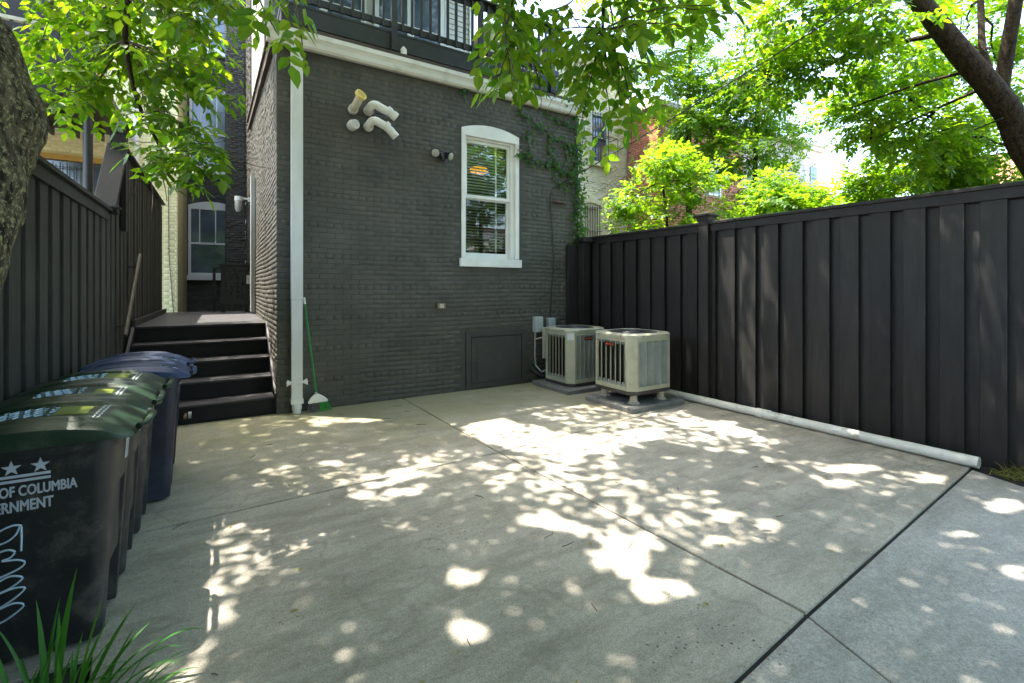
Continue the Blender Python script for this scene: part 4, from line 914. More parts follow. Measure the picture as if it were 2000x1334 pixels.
    em = MB(); q = P(ua + .03, -.010, zb + .03); q2 = P(ua + .03, -.0115, zb + .03); em.tube([q, q2], .017, 14); em.build('emblem', ORANGE, bd)
    if sticker:
        a = Vector((*oc[7], 0)); b = Vector((*oc[0], 0)); d = (b - a).normalized(); n = Vector((d.y, -d.x, 0)); L = (b - a).length
        Q = lambda u, z, v: tuple(a + d * u + n * v + Vector((0, 0, z)))
        lb = MB().add([Q(.02, zc - .12, .002), Q(L - .02, zc - .12, .002), Q(L - .02, zc - .012, .002), Q(.02, zc - .012, .002)], [(0, 1, 2, 3)]).build('label', PAPER, t)
        m = MB()
        for i in range(5): z = zc - .11 + .019 * i; m.add([Q(.03, z, .0032), Q(L - .03 - .02 * (i % 2), z, .0032), Q(L - .03 - .02 * (i % 2), z + .006, .0032), Q(.03, z + .006, .0032)], [(0, 1, 2, 3)])
        m.build('label_print', BOXG, lb)
    return t
def pad(x0, x1, y0, y1, h, label):
    o = MB().box(x0, x1, y0, y1, -.01, h).build('equipment_pad', PADM, bevel=.012); tag(o, label, 'pad'); return o
pad(4.55, 5.42, 5.72, 6.72, .07, 'low grey concrete pad under the air conditioner by the wall')
p2 = pad(4.58, 5.62, 4.42, 5.36, .07, 'low dark concrete pad under the raised air conditioner on feet')
ac_unit(4.70, 5.50, 5.86, 6.62, .075, 1.0, 'beige air conditioner by the house wall with a white paper label', 6, 6, True, 'back')
ac2 = ac_unit(4.66, 5.50, 4.50, 5.32, .205, 1.03, 'beige air conditioner raised on four plastic feet, nearer the driveway', 6, 4, False, 'right')
for x, y in ((4.82, 4.63), (5.36, 4.63), (4.82, 5.2), (5.36, 5.2)):
    rings = []
    for rr, z in ((.085, .072), (.085, .08), (.055, .10), (.048, .15), (.052, .175), (.045, .18), (.045, .204)): rings.append([(x + rr * math.cos(2 * math.pi * k / 18), y + rr * math.sin(2 * math.pi * k / 18), z) for k in range(18)])
    MB().loft(rings).build('riser_foot', RUSTY, ac2, smooth=True)

# ------------------------------------------------------------------ drain pipe, broom
pp = thing('drain_pipe', (5.82, 3, .06), 'long white plastic drain pipe lying at the foot of the fence', 'pipe')
MB().loft([[(x + .052 * math.cos(2 * math.pi * k / 20) , y, .057 + .052 * math.sin(2 * math.pi * k / 20)) for k in range(20)] for x, y in ((5.83, 5.1), (5.856, 3.42))]).build('pipe_length', PVC, pp, smooth=True)
rr_ = lambda r_, x, y: [(x + r_ * math.cos(2 * math.pi * k / 20), y, .057 + r_ * math.sin(2 * math.pi * k / 20)) for k in range(20)]
MB().loft([rr_(.052, 5.856, 3.41), rr_(.052, 5.885, 1.42), rr_(.046, 5.885, 1.42), rr_(.046, 5.884, 1.6)], cap=False).build('pipe_length', PVC, pp, smooth=True)
MB().loft([rr_(.052, 5.855, 3.50), rr_(.060, 5.855, 3.49), rr_(.060, 5.857, 3.33), rr_(.052, 5.857, 3.32)], cap=False).build('coupling', PVC, pp, smooth=True)
br = thing('broom', (1.1, 6.74, 0), 'green handled broom with white head leaning on the wall by the downspout', 'broom')
MB().tube([(.955, 6.80, 1.44), (1.085, 6.74, .25)], .012, 10).build('handle', GREENP, br, True); MB().tube([(.946, 6.803, 1.53), (.955, 6.80, 1.44)], [.013, .016], 10).build('grip', PVC, br, True); MB().tube([(1.085, 6.74, .26), (1.092, 6.737, .20)], .018, 10).build('socket', PVC, br, True)
MB().prism_xz([(1.065, .235), (1.12, .235), (1.19, .19), (1.235, .145), (1.225, .125), (.985, .115), (.985, .14), (1.01, .19)], 6.715, 6.755).build('head', WHITE, br, bevel=.008)
for x0, x1, m_, fl0, fl1 in ((.99, 1.125, BRISD, -.03, .0), (1.13, 1.225, BRISG, .0, .06)):
    b = MB()
    for i in range(46):
        x = random.uniform(x0, x1); t = (x - x0) / (x1 - x0); yy = random.uniform(6.715, 6.755); xe = x + fl0 + (fl1 - fl0) * t + random.uniform(-.01, .01)
        b.bar((x, yy, .125), (xe, yy + random.uniform(-.03, .01), .004 + random.uniform(0, .01)), .004, .004)
    tag(b.build('bristles', m_, br), kind='stuff')

# ------------------------------------------------------------------ neighbouring houses
yh = thing('yellow_house', (-3, 13.6, 0), 'yellow painted brick house with a dark balcony behind the left fence', 'house')
MB().box(-7, -3.22, 13.51, 18, -.05, 9).box(-2.08, -.86, 13.51, 18, -.05, 9).box(-3.22, -2.08, 13.51, 18, 4.48, 9).box(-3.22, -2.08, 13.51, 18, -.05, 2.2).build('wall', YMORT, yh)
brickwork(yh, (-4.2, 13.51, 0), (1, 0, 0), (0, -1, 0), 3.34, lambda t: 8.6, YBRICK, 0, lambda a, b, z0, z1: (b > .95 and a < 2.15 and z1 > 2.2 and z0 < 4.5) or (z1 < 1), proud=.003, jitter=.5)
f = MB().box(-3.24, -2.06, 13.44, 13.56, 4.36, 4.475).box(-3.24, -3.14, 13.44, 13.56, 2.2, 4.358).box(-2.16, -2.06, 13.44, 13.56, 2.2, 4.358).build('window', GOLD, yh)
MB().box(-3.139, -2.161, 13.53, 13.56, 2.2, 4.358).build('pane', BLUEGL, f)
b = MB()
for i in range(9): b.box(-3.10 + i * .11, -3.085 + i * .11, 13.42, 13.435, 2.2, 4.3)
b.box(-3.13, -2.17, 13.42, 13.435, 4.2, 4.215).box(-3.13, -2.17, 13.42, 13.435, 3.4, 3.415).build('bars', IRON, f)
bc = thing('balcony', (-3, 12.2, 5), 'dark timber balcony on a round post in front of the yellow house', 'balcony')
MB().box(-6.5, -1.72, 10.95, 13.40, 5.0, 5.22).build('deck_slab', RAILP, bc)
for i in range(12): MB().box(-6.2 + i * .4, -6.15 + i * .4, 11.0, 13.40, 4.84, 4.998).build('joist', RAILP, bc)
MB().bar((-1.76, 12.9, 4.6), (-1.76, 11.1, 5.05), .06, .14).build('brace', RAILP, bc)
MB().tube([(-2.0, 11.05, -.05), (-2.0, 11.05, 5.0)], .068, 14).build('post', RAILP, bc, True)
MB().box(-6.5, -1.75, 10.98, 11.06, 6.10, 6.16).build('top_rail', SIDING, bc)
for i in range(33): MB().box(-6.45 + i * .145, -6.415 + i * .145, 11.0, 11.03, 5.221, 6.10).build('baluster', IRON, bc)
f = MB().box(-3.9, -2.3, 13.46, 13.508, 5.4, 7.8).build('balcony_door', DARK, yh); MB().box(-4.0, -3.902, 13.44, 13.508, 5.4, 7.9).box(-2.298, -2.2, 13.44, 13.508, 5.4, 7.9).build('frame', GOLD, f)
yc = MB().tube([(-1.03, 13.48, 4.0), (-1.02, 13.48, 2.4), (-.93, 13.48, 1.0)], .008, 6).build('wall_cable', CABLE); tag(yc, 'thin dark cable running down the corner of the yellow house', 'cable')
yp = MB().tube([(-1.62, 13.44, 4.0), (-1.62, 13.44, 8.0)], .05, 10).build('yellow_house_drainpipe', DSP); tag(yp, 'pale drainpipe on the yellow house above the fence post', 'drainpipe')

ch_ = thing('cream_house', (9, 11.5, 0), 'weathered cream brick house with barred windows beyond the ivy corner', 'house')
def skip_cream(a, b, z0, z1):
    x0, x1 = 8.2 + a, 8.2 + b
    return (x1 > 9.36 and x0 < 10.09 and z1 > 5.43 and z0 < 6.93) or (x1 > 9.05 and x0 < 9.74 and z1 > 2.4 and z0 < 4.32)
MB().box(5.95, 9.38, 10.75, 16, -.05, 8.2).box(10.07, 10.88, 10.75, 16, -.05, 8.2).box(9.38, 10.07, 10.9, 16, -.05, 8.2).box(9.38, 10.07, 10.75, 10.899, -.05, 5.44).box(9.38, 10.07, 10.75, 10.899, 6.92, 8.2).build('wall', CMORT, ch_)
brickwork(ch_, (8.2, 10.75, 0), (1, 0, 0), (0, -1, 0), 2.68, lambda t: 8.15, CBRICK, 0, skip_cream, z0=2.2, jitter=2, proud=.008)
MB().box(5.9, 10.95, 10.55, 10.745, 8.2, 8.32).box(5.9, 10.95, 10.62, 10.745, 8.05, 8.198).box(5.8, 11.0, 10.45, 16, 8.322, 8.42).build('cornice', CBRICK, ch_)
for (x0, x1, z0, z1, cage) in ((9.38, 10.07, 5.44, 6.92, 1), (9.09, 9.72, 2.6, 4.1, 0)):
    f = MB(); y = 10.72
    f.box(x0, x0 + .07, y, y + .1, z0, z1); f.box(x1 - .07, x1, y, y + .1, z0, z1); f.box(x0 + .07, x1 - .07, y, y + .1, z1 - .07, z1); f.box(x0 + .07, x1 - .07, y, y + .1, (z0 + z1) / 2, (z0 + z1) / 2 + .05)
    fo = f.build('window', CBRICK if not cage else SIDING, ch_)
    MB().box(x0 + .07, x1 - .07, y + .06, y + .09, z0, z1 - .07).build('pane', BLUEGL, fo)
    MB().box(x0 - .08, x1 + .10, 10.62, 10.742, z0 - .13, z0 - .002).build('sill', CBRICK, fo)
    if not cage:
        m = MB()
        for k in range(12): a = -.5 + k / 11; xx = (x0 + x1) / 2 + a * .8; zz = 4.20 - .35 * a * a; m.hexa([(xx - .03, 10.70, zz), (xx + .03, 10.70, zz), (xx + .03, 10.749, zz), (xx - .03, 10.749, zz), (xx - .035, 10.70, zz + .13), (xx + .035, 10.70, zz + .13), (xx + .035, 10.749, zz + .13), (xx - .035, 10.749, zz + .13)])
        m.build('arch_bricks', CBRICK, fo)
    b = MB(); nb = 7
    for i in range(nb): xx = x0 + .03 + (x1 - x0 - .06) * i / (nb - 1); b.box(xx - .008, xx + .008, 10.66, 10.676, z0, z1)
    for zz in (z0 + .05, (z0 + z1) / 2, z1 - .06): b.box(x0 - .02, x1 + .04, 10.655, 10.659, zz, zz + .02)
    if cage:
        for zz in (z0 + .12, z0 + .66):
            b.bar((x0, 10.655, zz), (x0, 10.3, zz), .014, .014); b.bar((x1, 10.655, zz), (x1, 10.3, zz), .014, .014); b.bar((x0, 10.3, zz), (x1, 10.3, zz), .014, .014); b.bar(((x0 + x1) / 2, 10.655, zz), ((x0 + x1) / 2, 10.3, zz), .012, .012)
        for xx in (x0, x1): b.bar((xx, 10.3, z0 + .12), (xx, 10.3, z0 + .66), .014, .014)
    b.build('bars', IRON, fo)
rh = thing('red_brick_house', (13, 11, 0), 'red brick house with white mortar behind the bright green sapling', 'house')
MB().box(10.91, 19, 9.51, 16, -.05, 7.0).build('wall', RMORT, rh)
brickwork(rh, (10.91, 9.50, 0), (0, 1, 0), (-1, 0, 0), 1.24, lambda t: 6.98, RBRICK, 200, z0=2.6, proud=.006, jitter=1.2)
brickwork(rh, (10.905, 9.51, 0), (1, 0, 0), (0, -1, 0), 4.2, lambda t: 6.98, RBRICK, 100, lambda a, b, z0, z1: (b > 2.25 and a < 2.95 and 4.6 < z1 and z0 < 5.75) or (b > .5 and a < 1.1 and 5.4 < z1 and z0 < 6.5), z0=2.6, proud=.006, jitter=1.2)
MB().box(10.75, 19.1, 9.36, 16, 7.0, 7.14).build('roof_edge', RMORT, rh)
for x0, x1, z0, z1 in ((13.2, 13.82, 4.62, 5.70), (11.42, 11.98, 5.45, 6.45)):
    f = MB().box(x0, x0 + .06, 9.46, 9.508, z0, z1).box(x1 - .06, x1, 9.46, 9.508, z0, z1).box(x0 + .06, x1 - .06, 9.46, 9.508, z1 - .06, z1).box(x0 + .06, x1 - .06, 9.46, 9.508, z0, z0 + .06).build('window', WHITE, rh); MB().box(x0 + .06, x1 - .06, 9.48, 9.5, z0 + .06, z1 - .06).build('pane', BLUEGL, f)
rr2 = thing('roof_railing', (11.8, 12, 7.14), 'white metal railing on the roof of the red brick house', 'railing')
MB().box(11.2, 15.4, 11.48, 11.54, 8.35, 8.41).build('top_rail', WHITE, rr2)
for i in range(38): MB().box(11.2 + .112 * i, 11.235 + .112 * i, 11.49, 11.525, 7.145, 8.35).build('baluster', WHITE, rr2)
wh = thing('white_house', (37, 20, 0), 'distant white flat roofed house showing above the shrubs', 'house')
MB().box(33.5, 37.6, 17.6, 26, -.05, 11.9).build('wall', WSTUCCO, wh); MB().box(33.2, 38.0, 17.25, 26.3, 11.9, 12.15).box(33.35, 37.8, 17.4, 26.1, 11.6, 11.898).build('cornice', WSTUCCO, wh)
for x in (35.2, 36.4): MB().tube([(x, 18.5, 12.15), (x, 18.5, 14.4)], .06, 8).build('roof_pipe', CONDUIT, wh)
for x in (34.3, 36.0): MB().box(x, x + .9, 17.52, 17.598, 8.6, 10.4).build('window', BLUEGL, wh)
gh = thing('gabled_house', (34, 7, 0), 'distant house with a red tiled gable beyond the big leaning tree', 'house')
MB().box(33.3, 36.1, 5.9, 9.0, -.05, 6.7).build('wall', WSTUCCO, gh)
MB().add([(33.0, 5.6, 6.6), (36.4, 5.6, 6.6), (34.7, 5.6, 8.7), (33.0, 9.3, 6.6), (36.4, 9.3, 6.6), (34.7, 9.3, 8.7)], [(0, 1, 2), (5, 4, 3), (0, 2, 5, 3), (1, 4, 5, 2), (0, 3, 4, 1)]).build('roof', TILE, gh)
al = thing('alley_house', (9, -27, 0), 'pale sided house across the alley, seen mirrored in the sash window', 'house')
MB().box(-6, 24, -30, -25, -.05, 7).build('wall', WSTUCCO, al); MB().box(-6.3, 24.3, -30.2, -24.7, 7, 7.3).build('roof', ROOFM, al)
for i in range(6):
    for z in (1.2, 4.2):
        f = MB().box(-4.5 + 3 * i, -3.3 + 3 * i, -24.998, -24.93, z, z + 1.7).build('window', WHITE, al); MB().box(-4.4 + 3 * i, -3.4 + 3 * i, -24.928, -24.92, z + .1, z + 1.6).build('pane', BLUEGL, f)
# overhead wires
def wire(a, b, sag, rad, label):
    a = Vector(a); b = Vector(b); m = MB().tube([a.lerp(b, i / 24) - Vector((0, 0, sag * 4 * (i / 24) * (1 - i / 24))) for i in range(25)], rad, 6); o = m.build('overhead_wire', CABLE); tag(o, label, 'wire')
wire((5.08, 6.84, 3.44), (7.2, -.6, 6.3), .12, .009, 'black overhead wire rising from the house wall over the fence')
wire((11.0, 9.4, 4.9), (9.2, -2.5, 8.6), .3, .008, 'thin black overhead wire crossing in front of the leaning tree')
wire((34, 17.5, 9.4), (8.8, 1.9, 3.9), .5, .012, 'distant thin wire below the white house cornice')
lm_ = thing('ceiling_lamp', (4.4, 8.4, 4.0), 'glowing orange bowl lamp seen through the window blinds', 'lamp')
rings = [[(4.40 + rr * math.cos(2 * math.pi * k / 20), 8.4 + rr * math.sin(2 * math.pi * k / 20), z) for k in range(20)] for rr, z in ((.01, 3.93), (.10, 3.94), (.16, 3.97), (.185, 4.02), (.16, 4.06), (.05, 4.08))]
MB().loft(rings).build('bowl', LAMPM, lm_, smooth=True); MB().tube([(4.40, 8.4, 4.08), (4.40, 8.4, 4.55)], .012, 8).build('stem', BRONZE, lm_)

# ------------------------------------------------------------------ the lichen covered tree by the bins: trunk, limbs, hanging sprays, crown
def rough_tube(pts, rad, seg, amp, sc, sub=4):
    P = [Vector(p) for p in pts]; Q = []; rr = []
    for i in range(len(P) - 1):
        p0, p1, p2, p3 = P[max(i - 1, 0)], P[i], P[i + 1], P[min(i + 2, len(P) - 1)]
        for k in range(sub):
            t = k / sub; Q.append(.5 * ((2 * p1) + (p2 - p0) * t + (2 * p0 - 5 * p1 + 4 * p2 - p3) * t * t + (3 * p1 - p0 - 3 * p2 + p3) * t ** 3)); rr.append(rad[i] + (rad[i + 1] - rad[i]) * t)
    Q.append(P[-1]); rr.append(rad[-1])
    m = MB().tube(Q, rr, seg); nv = []
    for i, v in enumerate(m.v):
        c = Q[min(i // seg, len(Q) - 1)]; d = Vector(v) - c; f = 1 + amp * noise.fractal(Vector(v) * sc, 1.0, 2.0, 4); nv.append(tuple(c + d * f))
    m.v = nv; return m
tree = thing('lichen_tree', (-.75, 1.75, 0), 'big tree with a lichen speckled trunk leaning beside the bins', 'tree')
rough_tube([(-1.10, 1.25, -.1), (-1.10, 1.5, .6), (-1.06, 1.9, 1.2), (-.93, 2.22, 1.6), (-.915, 2.38, 1.9), (-.88, 2.46, 2.15), (-.88, 2.50, 2.4), (-1.0, 2.54, 2.72), (-1.08, 2.6, 3.2), (-.95, 2.8, 4.0), (-.7, 3.1, 4.8)], [.36, .31, .29, .28, .28, .285, .28, .25, .23, .22, .2], 64, .10, 4.5, 14).build('trunk', BARKL, tree, True)
def limb(pts, r0, r1, seg=9, amp=.08):
    rough_tube(pts, taper(len(pts), r0, r1), seg, amp, 5, 3).build('limb', BARKD, tree, True)
limb([(-.7, 3.1, 4.8), (.3, 3.1, 5.9), (1.6, 3.0, 6.8), (3.2, 3.4, 7.4), (4.6, 4.4, 7.9)], .15, .03)
limb([(-.7, 3.1, 4.8), (-.9, 4.6, 5.9), (-1.4, 6.2, 7.0), (-1.8, 7.6, 7.7)], .14, .03)
limb([(-.9, 2.8, 4.0), (-.1, 2.2, 5.2), (1.4, 1.4, 6.3), (3.2, .8, 6.8), (5.0, .8, 7.0)], .13, .03)
limb([(1.6, 3.0, 6.8), (2.4, 2.4, 7.0), (3.8, 1.8, 7.2)], .05, .02)
limb([(-.9, 4.6, 5.9), (-.62, 4.62, 5.0), (-.59, 4.60, 4.44), (-.60, 4.60, 3.85), (-.62, 4.61, 3.54), (-.54, 4.56, 3.07), (-.40, 4.48, 2.74), (-.38, 4.42, 2.56)], .035, .007)
limb([(1.4, 1.4, 6.3), (1.9, 1.9, 4.9), (2.01, 2.17, 3.93), (1.94, 2.09, 3.48), (1.93, 2.1, 3.18), (2.03, 2.15, 2.95)], .03, .005)
limb([(-.1, 2.2, 5.2), (.9, 2.15, 4.2), (1.31, 2.13, 3.5), (1.30, 2.12, 3.1)], .025, .004); limb([(-.9, 2.8, 4.0), (-.2, 2.6, 3.7), (.15, 2.5, 3.3), (.24, 2.25, 2.9)], .03, .004)
LEFT = [(-1.12, 5.28, 3.08), (-0.97, 5.54, 3.4), (-1.3, 5.39, 3.57), (-1.17, 5.07, 3.75), (-0.12, 4.19, 2.65), (0.04, 3.85, 2.47), (-0.0, 4.12, 2.97), (0.03, 3.98, 3.32), (0.11, 3.46, 3.35), (-0.22, 4.01, 2.43), (-0.41, 4.25, 2.34), (-0.81, 4.97, 3.56), (-0.37, 4.93, 3.57), (-0.14, 4.32, 3.5), (-1.08, 5.37, 4.05), (-0.33, 4.32, 3.71), (-0.7, 5.37, 3.53), (-0.06, 3.56, 3.42), (-0.89, 4.9, 3.01), (-0.36, 4.69, 2.94), (-0.76, 5.52, 3.95), (-0.24, 4.5, 3.19)]
LTOP = [(0.2, 2.23, 2.74), (0.28, 2.06, 2.63), (0.25, 2.31, 2.87), (0.15, 2.61, 3.01)]
RIGHT = [(1.09, 2.03, 2.81), (1.28, 2.15, 3.03), (1.26, 2.04, 2.8), (1.43, 2.06, 2.85), (1.5, 2.13, 2.75), (1.76, 2.21, 3.03), (1.9, 2.36, 2.88), (1.83, 2.16, 2.68), (2.09, 2.24, 2.9), (2.14, 2.2, 3.09), (2.18, 2.06, 2.9), (2.04, 1.91, 3.12), (2.01, 1.7, 3.11), (1.93, 1.51, 2.92), (2.04, 1.45, 3.03), (1.73, 2.22, 3.3), (2.15, 2.08, 2.75), (1.34, 2.11, 3.12), (1.76, 1.97, 3.07), (1.56, 2.09, 3.07)]
lnodes = [Vector(p) for p in [(-.59, 4.60, 4.44), (-.60, 4.60, 3.85), (-.62, 4.61, 3.54), (-.54, 4.56, 3.07), (-.40, 4.48, 2.74)]]
rnodes = [Vector(p) for p in [(2.01, 2.17, 3.93), (1.94, 2.09, 3.48), (1.93, 2.1, 3.18), (1.31, 2.13, 3.5), (1.30, 2.12, 3.1)]]
tnodes = [Vector(p) for p in [(.15, 2.5, 3.3), (-.2, 2.6, 3.7)]]
tw = MB(); LP = []; LD = []; LS = []
def spray(end, nodes, size, step, sub=2):
    end = Vector(end)
    hi_ = [q for q in nodes if q.z > end.z + .1] or nodes
    st_ = min(hi_, key=lambda q: (q - end).length + random.uniform(0, .15))
    L = (end - st_).length; n = max(5, int(L / .08)); mid = st_.lerp(end, .5) + Vector((random.gauss(0, .05), random.gauss(0, .05), .10 * L))
    pts = [st_ * (1 - t) ** 2 + mid * 2 * t * (1 - t) + end * t * t for t in [i / n for i in range(n + 1)]]
    tw.tube(pts, taper(len(pts), .008, .0025), 5)
    allp = [(pts, .25)]
    for k in range(sub):
        i = random.randint(int(n * .35), n - 1); d = (pts[min(i + 1, n)] - pts[i - 1]).normalized() + Vector((random.gauss(0, .7), random.gauss(0, .7), random.gauss(-.1, .35)))
        q = wander(pts[i], d, random.uniform(.22, .50), 5, .12, .02); tw.tube(q, taper(6, .004, .002), 4); allp.append((q, 0.1))
    for ps, t0 in allp:
        Lp = sum((ps[i + 1] - ps[i]).length for i in range(len(ps) - 1)); m = max(2, int(Lp * (1 - t0) / step))
        for j in range(m + 1):
            t = t0 + (1 - t0) * j / m; f = t * (len(ps) - 1); i = min(int(f), len(ps) - 2); p = ps[i].lerp(ps[i + 1], f - i); d = (ps[i + 1] - ps[i]).normalized()
            sd = d.cross(Vector((0, 0, 1))).normalized() * (1 if j % 2 else -1)
            LP.append(p); LD.append(d * random.uniform(.3, .9) + sd * (.9 if j < m else .1) + Vector((0, 0, random.gauss(-.1, .25)))); LS.append(size * random.uniform(.8, 1.15))
for e_ in LEFT: spray((e_[0], e_[1], e_[2] + .12), lnodes, .085, .072, 6)
nL = len(LP)
for e_ in RIGHT: spray(e_, rnodes, .088, .10, 2)
for e_ in LTOP: spray(e_, tnodes, .082, .10, 0)
tag(tw.build('twigs', TWIG, tree, True), kind='stuff')
arr = compound(np.array(LP), np.array(LD), np.array(LS), True, .45)
r_, f_, u_ = cam_xyz(arr[0]); px = r_ / f_
# the sprays hang clear of the house front between the two limbs
keep = ~((px > -.43) & (px < -.085) & (u_ < .66 * f_)) & ~((px > -.12) & (px < .145) & (u_ < .41 * f_)) & ~((px > .44) & (u_ < .40 * f_)) & (f_ > 1.5)
keep &= ~((arr[0][:, 1] > 3.2) & (f_ > 2.6) & (px < -.4) & ((arr[0][:, 2] < 2.36 + .12 * np.sin(arr[0][:, 0] * 9)) | ((arr[0][:, 0] > .02) & (arr[0][:, 2] < 3.0)) | (arr[0][:, 0] > .2)))
leaf_parts(filt(arr, keep), 300, LEAFN, tree)
# crown out of view over the yard; gaps shaped to throw the sun patches below
LIT = [[(2.34, 5.0), (2.83, 5.34), (3.17, 5.33), (3.07, 4.92), (3.25, 4.73), (3.27, 4.25), (3.14, 4.03), (3.65, 3.86), (3.4, 3.72), (3.07, 3.74), (2.89, 3.44), (2.77, 3.37), (2.54, 3.37), (2.46, 3.16), (2.28, 3.21), (2.37, 3.4), (2.64, 3.59), (2.7, 3.79), (2.52, 3.99), (2.41, 4.42)], [(1.91, 2.81), (2.15, 2.76), (2.15, 2.58), (2.25, 2.43), (2.39, 2.19), (2.27, 2.02), (2.13, 1.95), (2.29, 1.79), (2.19, 1.69), (2.09, 1.6), (2.01, 1.61), (1.93, 1.85), (2.03, 1.96), (1.92, 2.08), (1.99, 2.22), (2.14, 2.27), (2.06, 2.47), (1.85, 2.69)], [(-0.18, 2.87), (-0.1, 2.89), (0.02, 2.86), (0.07, 2.76), (-0.0, 2.7), (-0.1, 2.76), (-0.12, 2.64), (-0.19, 2.66), (-0.18, 2.79)], [(-0.19, 2.54), (-0.16, 2.57), (-0.13, 2.44), (-0.2, 2.42)], [(4.9, 4.15), (5.18, 3.75), (5.06, 3.52), (4.64, 3.7)], [(5.24, 3.72), (5.41, 3.55), (5.14, 2.94), (5.2, 2.65), (4.96, 2.95), (4.82, 3.36)], [(3.02, 4.25), (3.74, 3.96), (4.53, 3.84), (4.3, 3.57), (3.4, 3.53), (2.96, 3.64)], [(1.27, 2.38), (1.21, 2.33), (1.14, 2.35), (1.08, 2.41), (1.08, 2.49), (1.14, 2.54), (1.22, 2.52), (1.28, 2.45)], [(1.11, 1.97), (1.05, 1.94), (0.97, 1.96), (0.92, 2.02), (0.91, 2.09), (0.97, 2.13), (1.05, 2.11), (1.11, 2.05)], [(0.91, 1.91), (0.87, 1.87), (0.81, 1.89), (0.77, 1.94), (0.76, 2.0), (0.81, 2.04), (0.87, 2.03), (0.91, 1.98)], [(0.81, 1.84), (0.79, 1.82), (0.76, 1.83), (0.73, 1.86), (0.73, 1.89), (0.75, 1.9), (0.78, 1.89), (0.81, 1.86)], [(-0.17, 3.3), (-0.18, 3.27), (-0.21, 3.28), (-0.25, 3.31), (-0.27, 3.36), (-0.25, 3.39), (-0.22, 3.38), (-0.18, 3.35)], [(-0.09, 3.48), (-0.11, 3.42), (-0.16, 3.42), (-0.21, 3.48), (-0.24, 3.57), (-0.22, 3.63), (-0.17, 3.63), (-0.11, 3.57)], [(-0.03, 3.41), (-0.04, 3.35), (-0.08, 3.35), (-0.11, 3.39), (-0.13, 3.47), (-0.11, 3.52), (-0.08, 3.53), (-0.04, 3.48)], [(-0.02, 3.0), (-0.03, 2.98), (-0.08, 2.99), (-0.12, 3.03), (-0.14, 3.08), (-0.12, 3.1), (-0.08, 3.09), (-0.04, 3.05)], [(-0.16, 3.19), (-0.17, 3.17), (-0.19, 3.17), (-0.21, 3.2), (-0.23, 3.24), (-0.22, 3.26), (-0.2, 3.26), (-0.17, 3.23)], [(5.15, 1.89), (4.98, 1.9), (4.77, 1.99), (4.63, 2.11), (4.65, 2.2), (4.82, 2.2), (5.04, 2.11), (5.18, 1.98)], [(5.46, 1.43), (5.31, 1.43), (5.14, 1.5), (5.05, 1.59), (5.1, 1.65), (5.25, 1.65), (5.42, 1.58), (5.51, 1.49)], [(4.59, 1.84), (4.47, 1.84), (4.34, 1.89), (4.27, 1.96), (4.3, 2.02), (4.41, 2.03), (4.55, 1.98), (4.62, 1.9)], [(5.24, 1.0), (5.06, 1.0), (4.9, 1.05), (4.85, 1.13), (4.94, 1.18), (5.12, 1.19), (5.29, 1.13), (5.33, 1.05)], [(4.31, 1.08), (4.24, 1.08), (4.16, 1.11), (4.13, 1.15), (4.16, 1.18), (4.23, 1.18), (4.31, 1.15), (4.34, 1.11)], [(4.05, 0.76), (3.96, 0.76), (3.88, 0.79), (3.85, 0.83), (3.9, 0.86), (3.99, 0.86), (4.08, 0.83), (4.1, 0.79)], [(3.33, 1.81), (3.24, 1.78), (3.15, 1.81), (3.12, 1.86), (3.16, 1.91), (3.26, 1.94), (3.35, 1.92), (3.38, 1.86)], [(3.18, 2.03), (3.08, 2.0), (3.0, 2.02), (2.96, 2.08), (3.0, 2.14), (3.1, 2.17), (3.19, 2.16), (3.22, 2.1)], [(1.55, 3.98), (1.47, 3.92), (1.35, 3.94), (1.25, 4.05), (1.24, 4.17), (1.31, 4.24), (1.44, 4.21), (1.54, 4.1)], [(1.34, 3.67), (1.29, 3.64), (1.21, 3.66), (1.14, 3.73), (1.13, 3.8), (1.18, 3.84), (1.26, 3.81), (1.33, 3.74)], [(0.94, 4.64), (0.9, 4.6), (0.84, 4.61), (0.79, 4.67), (0.78, 4.74), (0.81, 4.79), (0.87, 4.78), (0.93, 4.72)], [(1.21, 3.93), (1.16, 3.91), (1.08, 3.94), (1.01, 4.0), (0.99, 4.07), (1.03, 4.09), (1.12, 4.06), (1.19, 3.99)]]
DAP = [([(1.66, 3.48), (2.37, 3.84), (4.2, 4.94), (5.15, 4.36), (4.35, 3.54), (3.63, 3.77), (3.09, 2.96), (3.15, 2.67), (3.43, 2.38), (3.15, 1.88), (3.2, 1.69), (2.58, 1.8), (2.31, 1.84), (2.31, 2.4), (1.99, 2.86), (1.87, 3.03), (1.76, 3.3)], 0.9), ([(1.02, 3.87), (1.54, 4.51), (1.96, 4.61), (2.34, 4.19), (2.44, 3.95), (2.02, 3.62), (1.72, 3.81), (1.41, 3.63), (1.11, 3.6)], 1.1), ([(3.37, 5.46), (4.23, 5.43), (4.63, 5.01), (4.6, 4.39), (5.32, 4.25), (5.13, 3.05), (4.82, 2.66), (4.16, 2.89), (4.01, 3.75), (3.52, 4.52)], 0.9), ([(4.5, 2.68), (5.54, 1.44), (5.05, 1.38), (4.43, 1.71), (4.32, 2.2)], 1.3), ([(-0.26, 3.1), (-0.2, 3.72), (0.06, 3.79), (0.05, 3.56), (-0.03, 3.28), (-0.14, 2.98)], 1.4), ([(0.34, 6.02), (0.92, 6.38), (0.94, 6.11), (0.41, 5.57), (0.16, 5.2), (0.04, 5.28)], 2.2)]

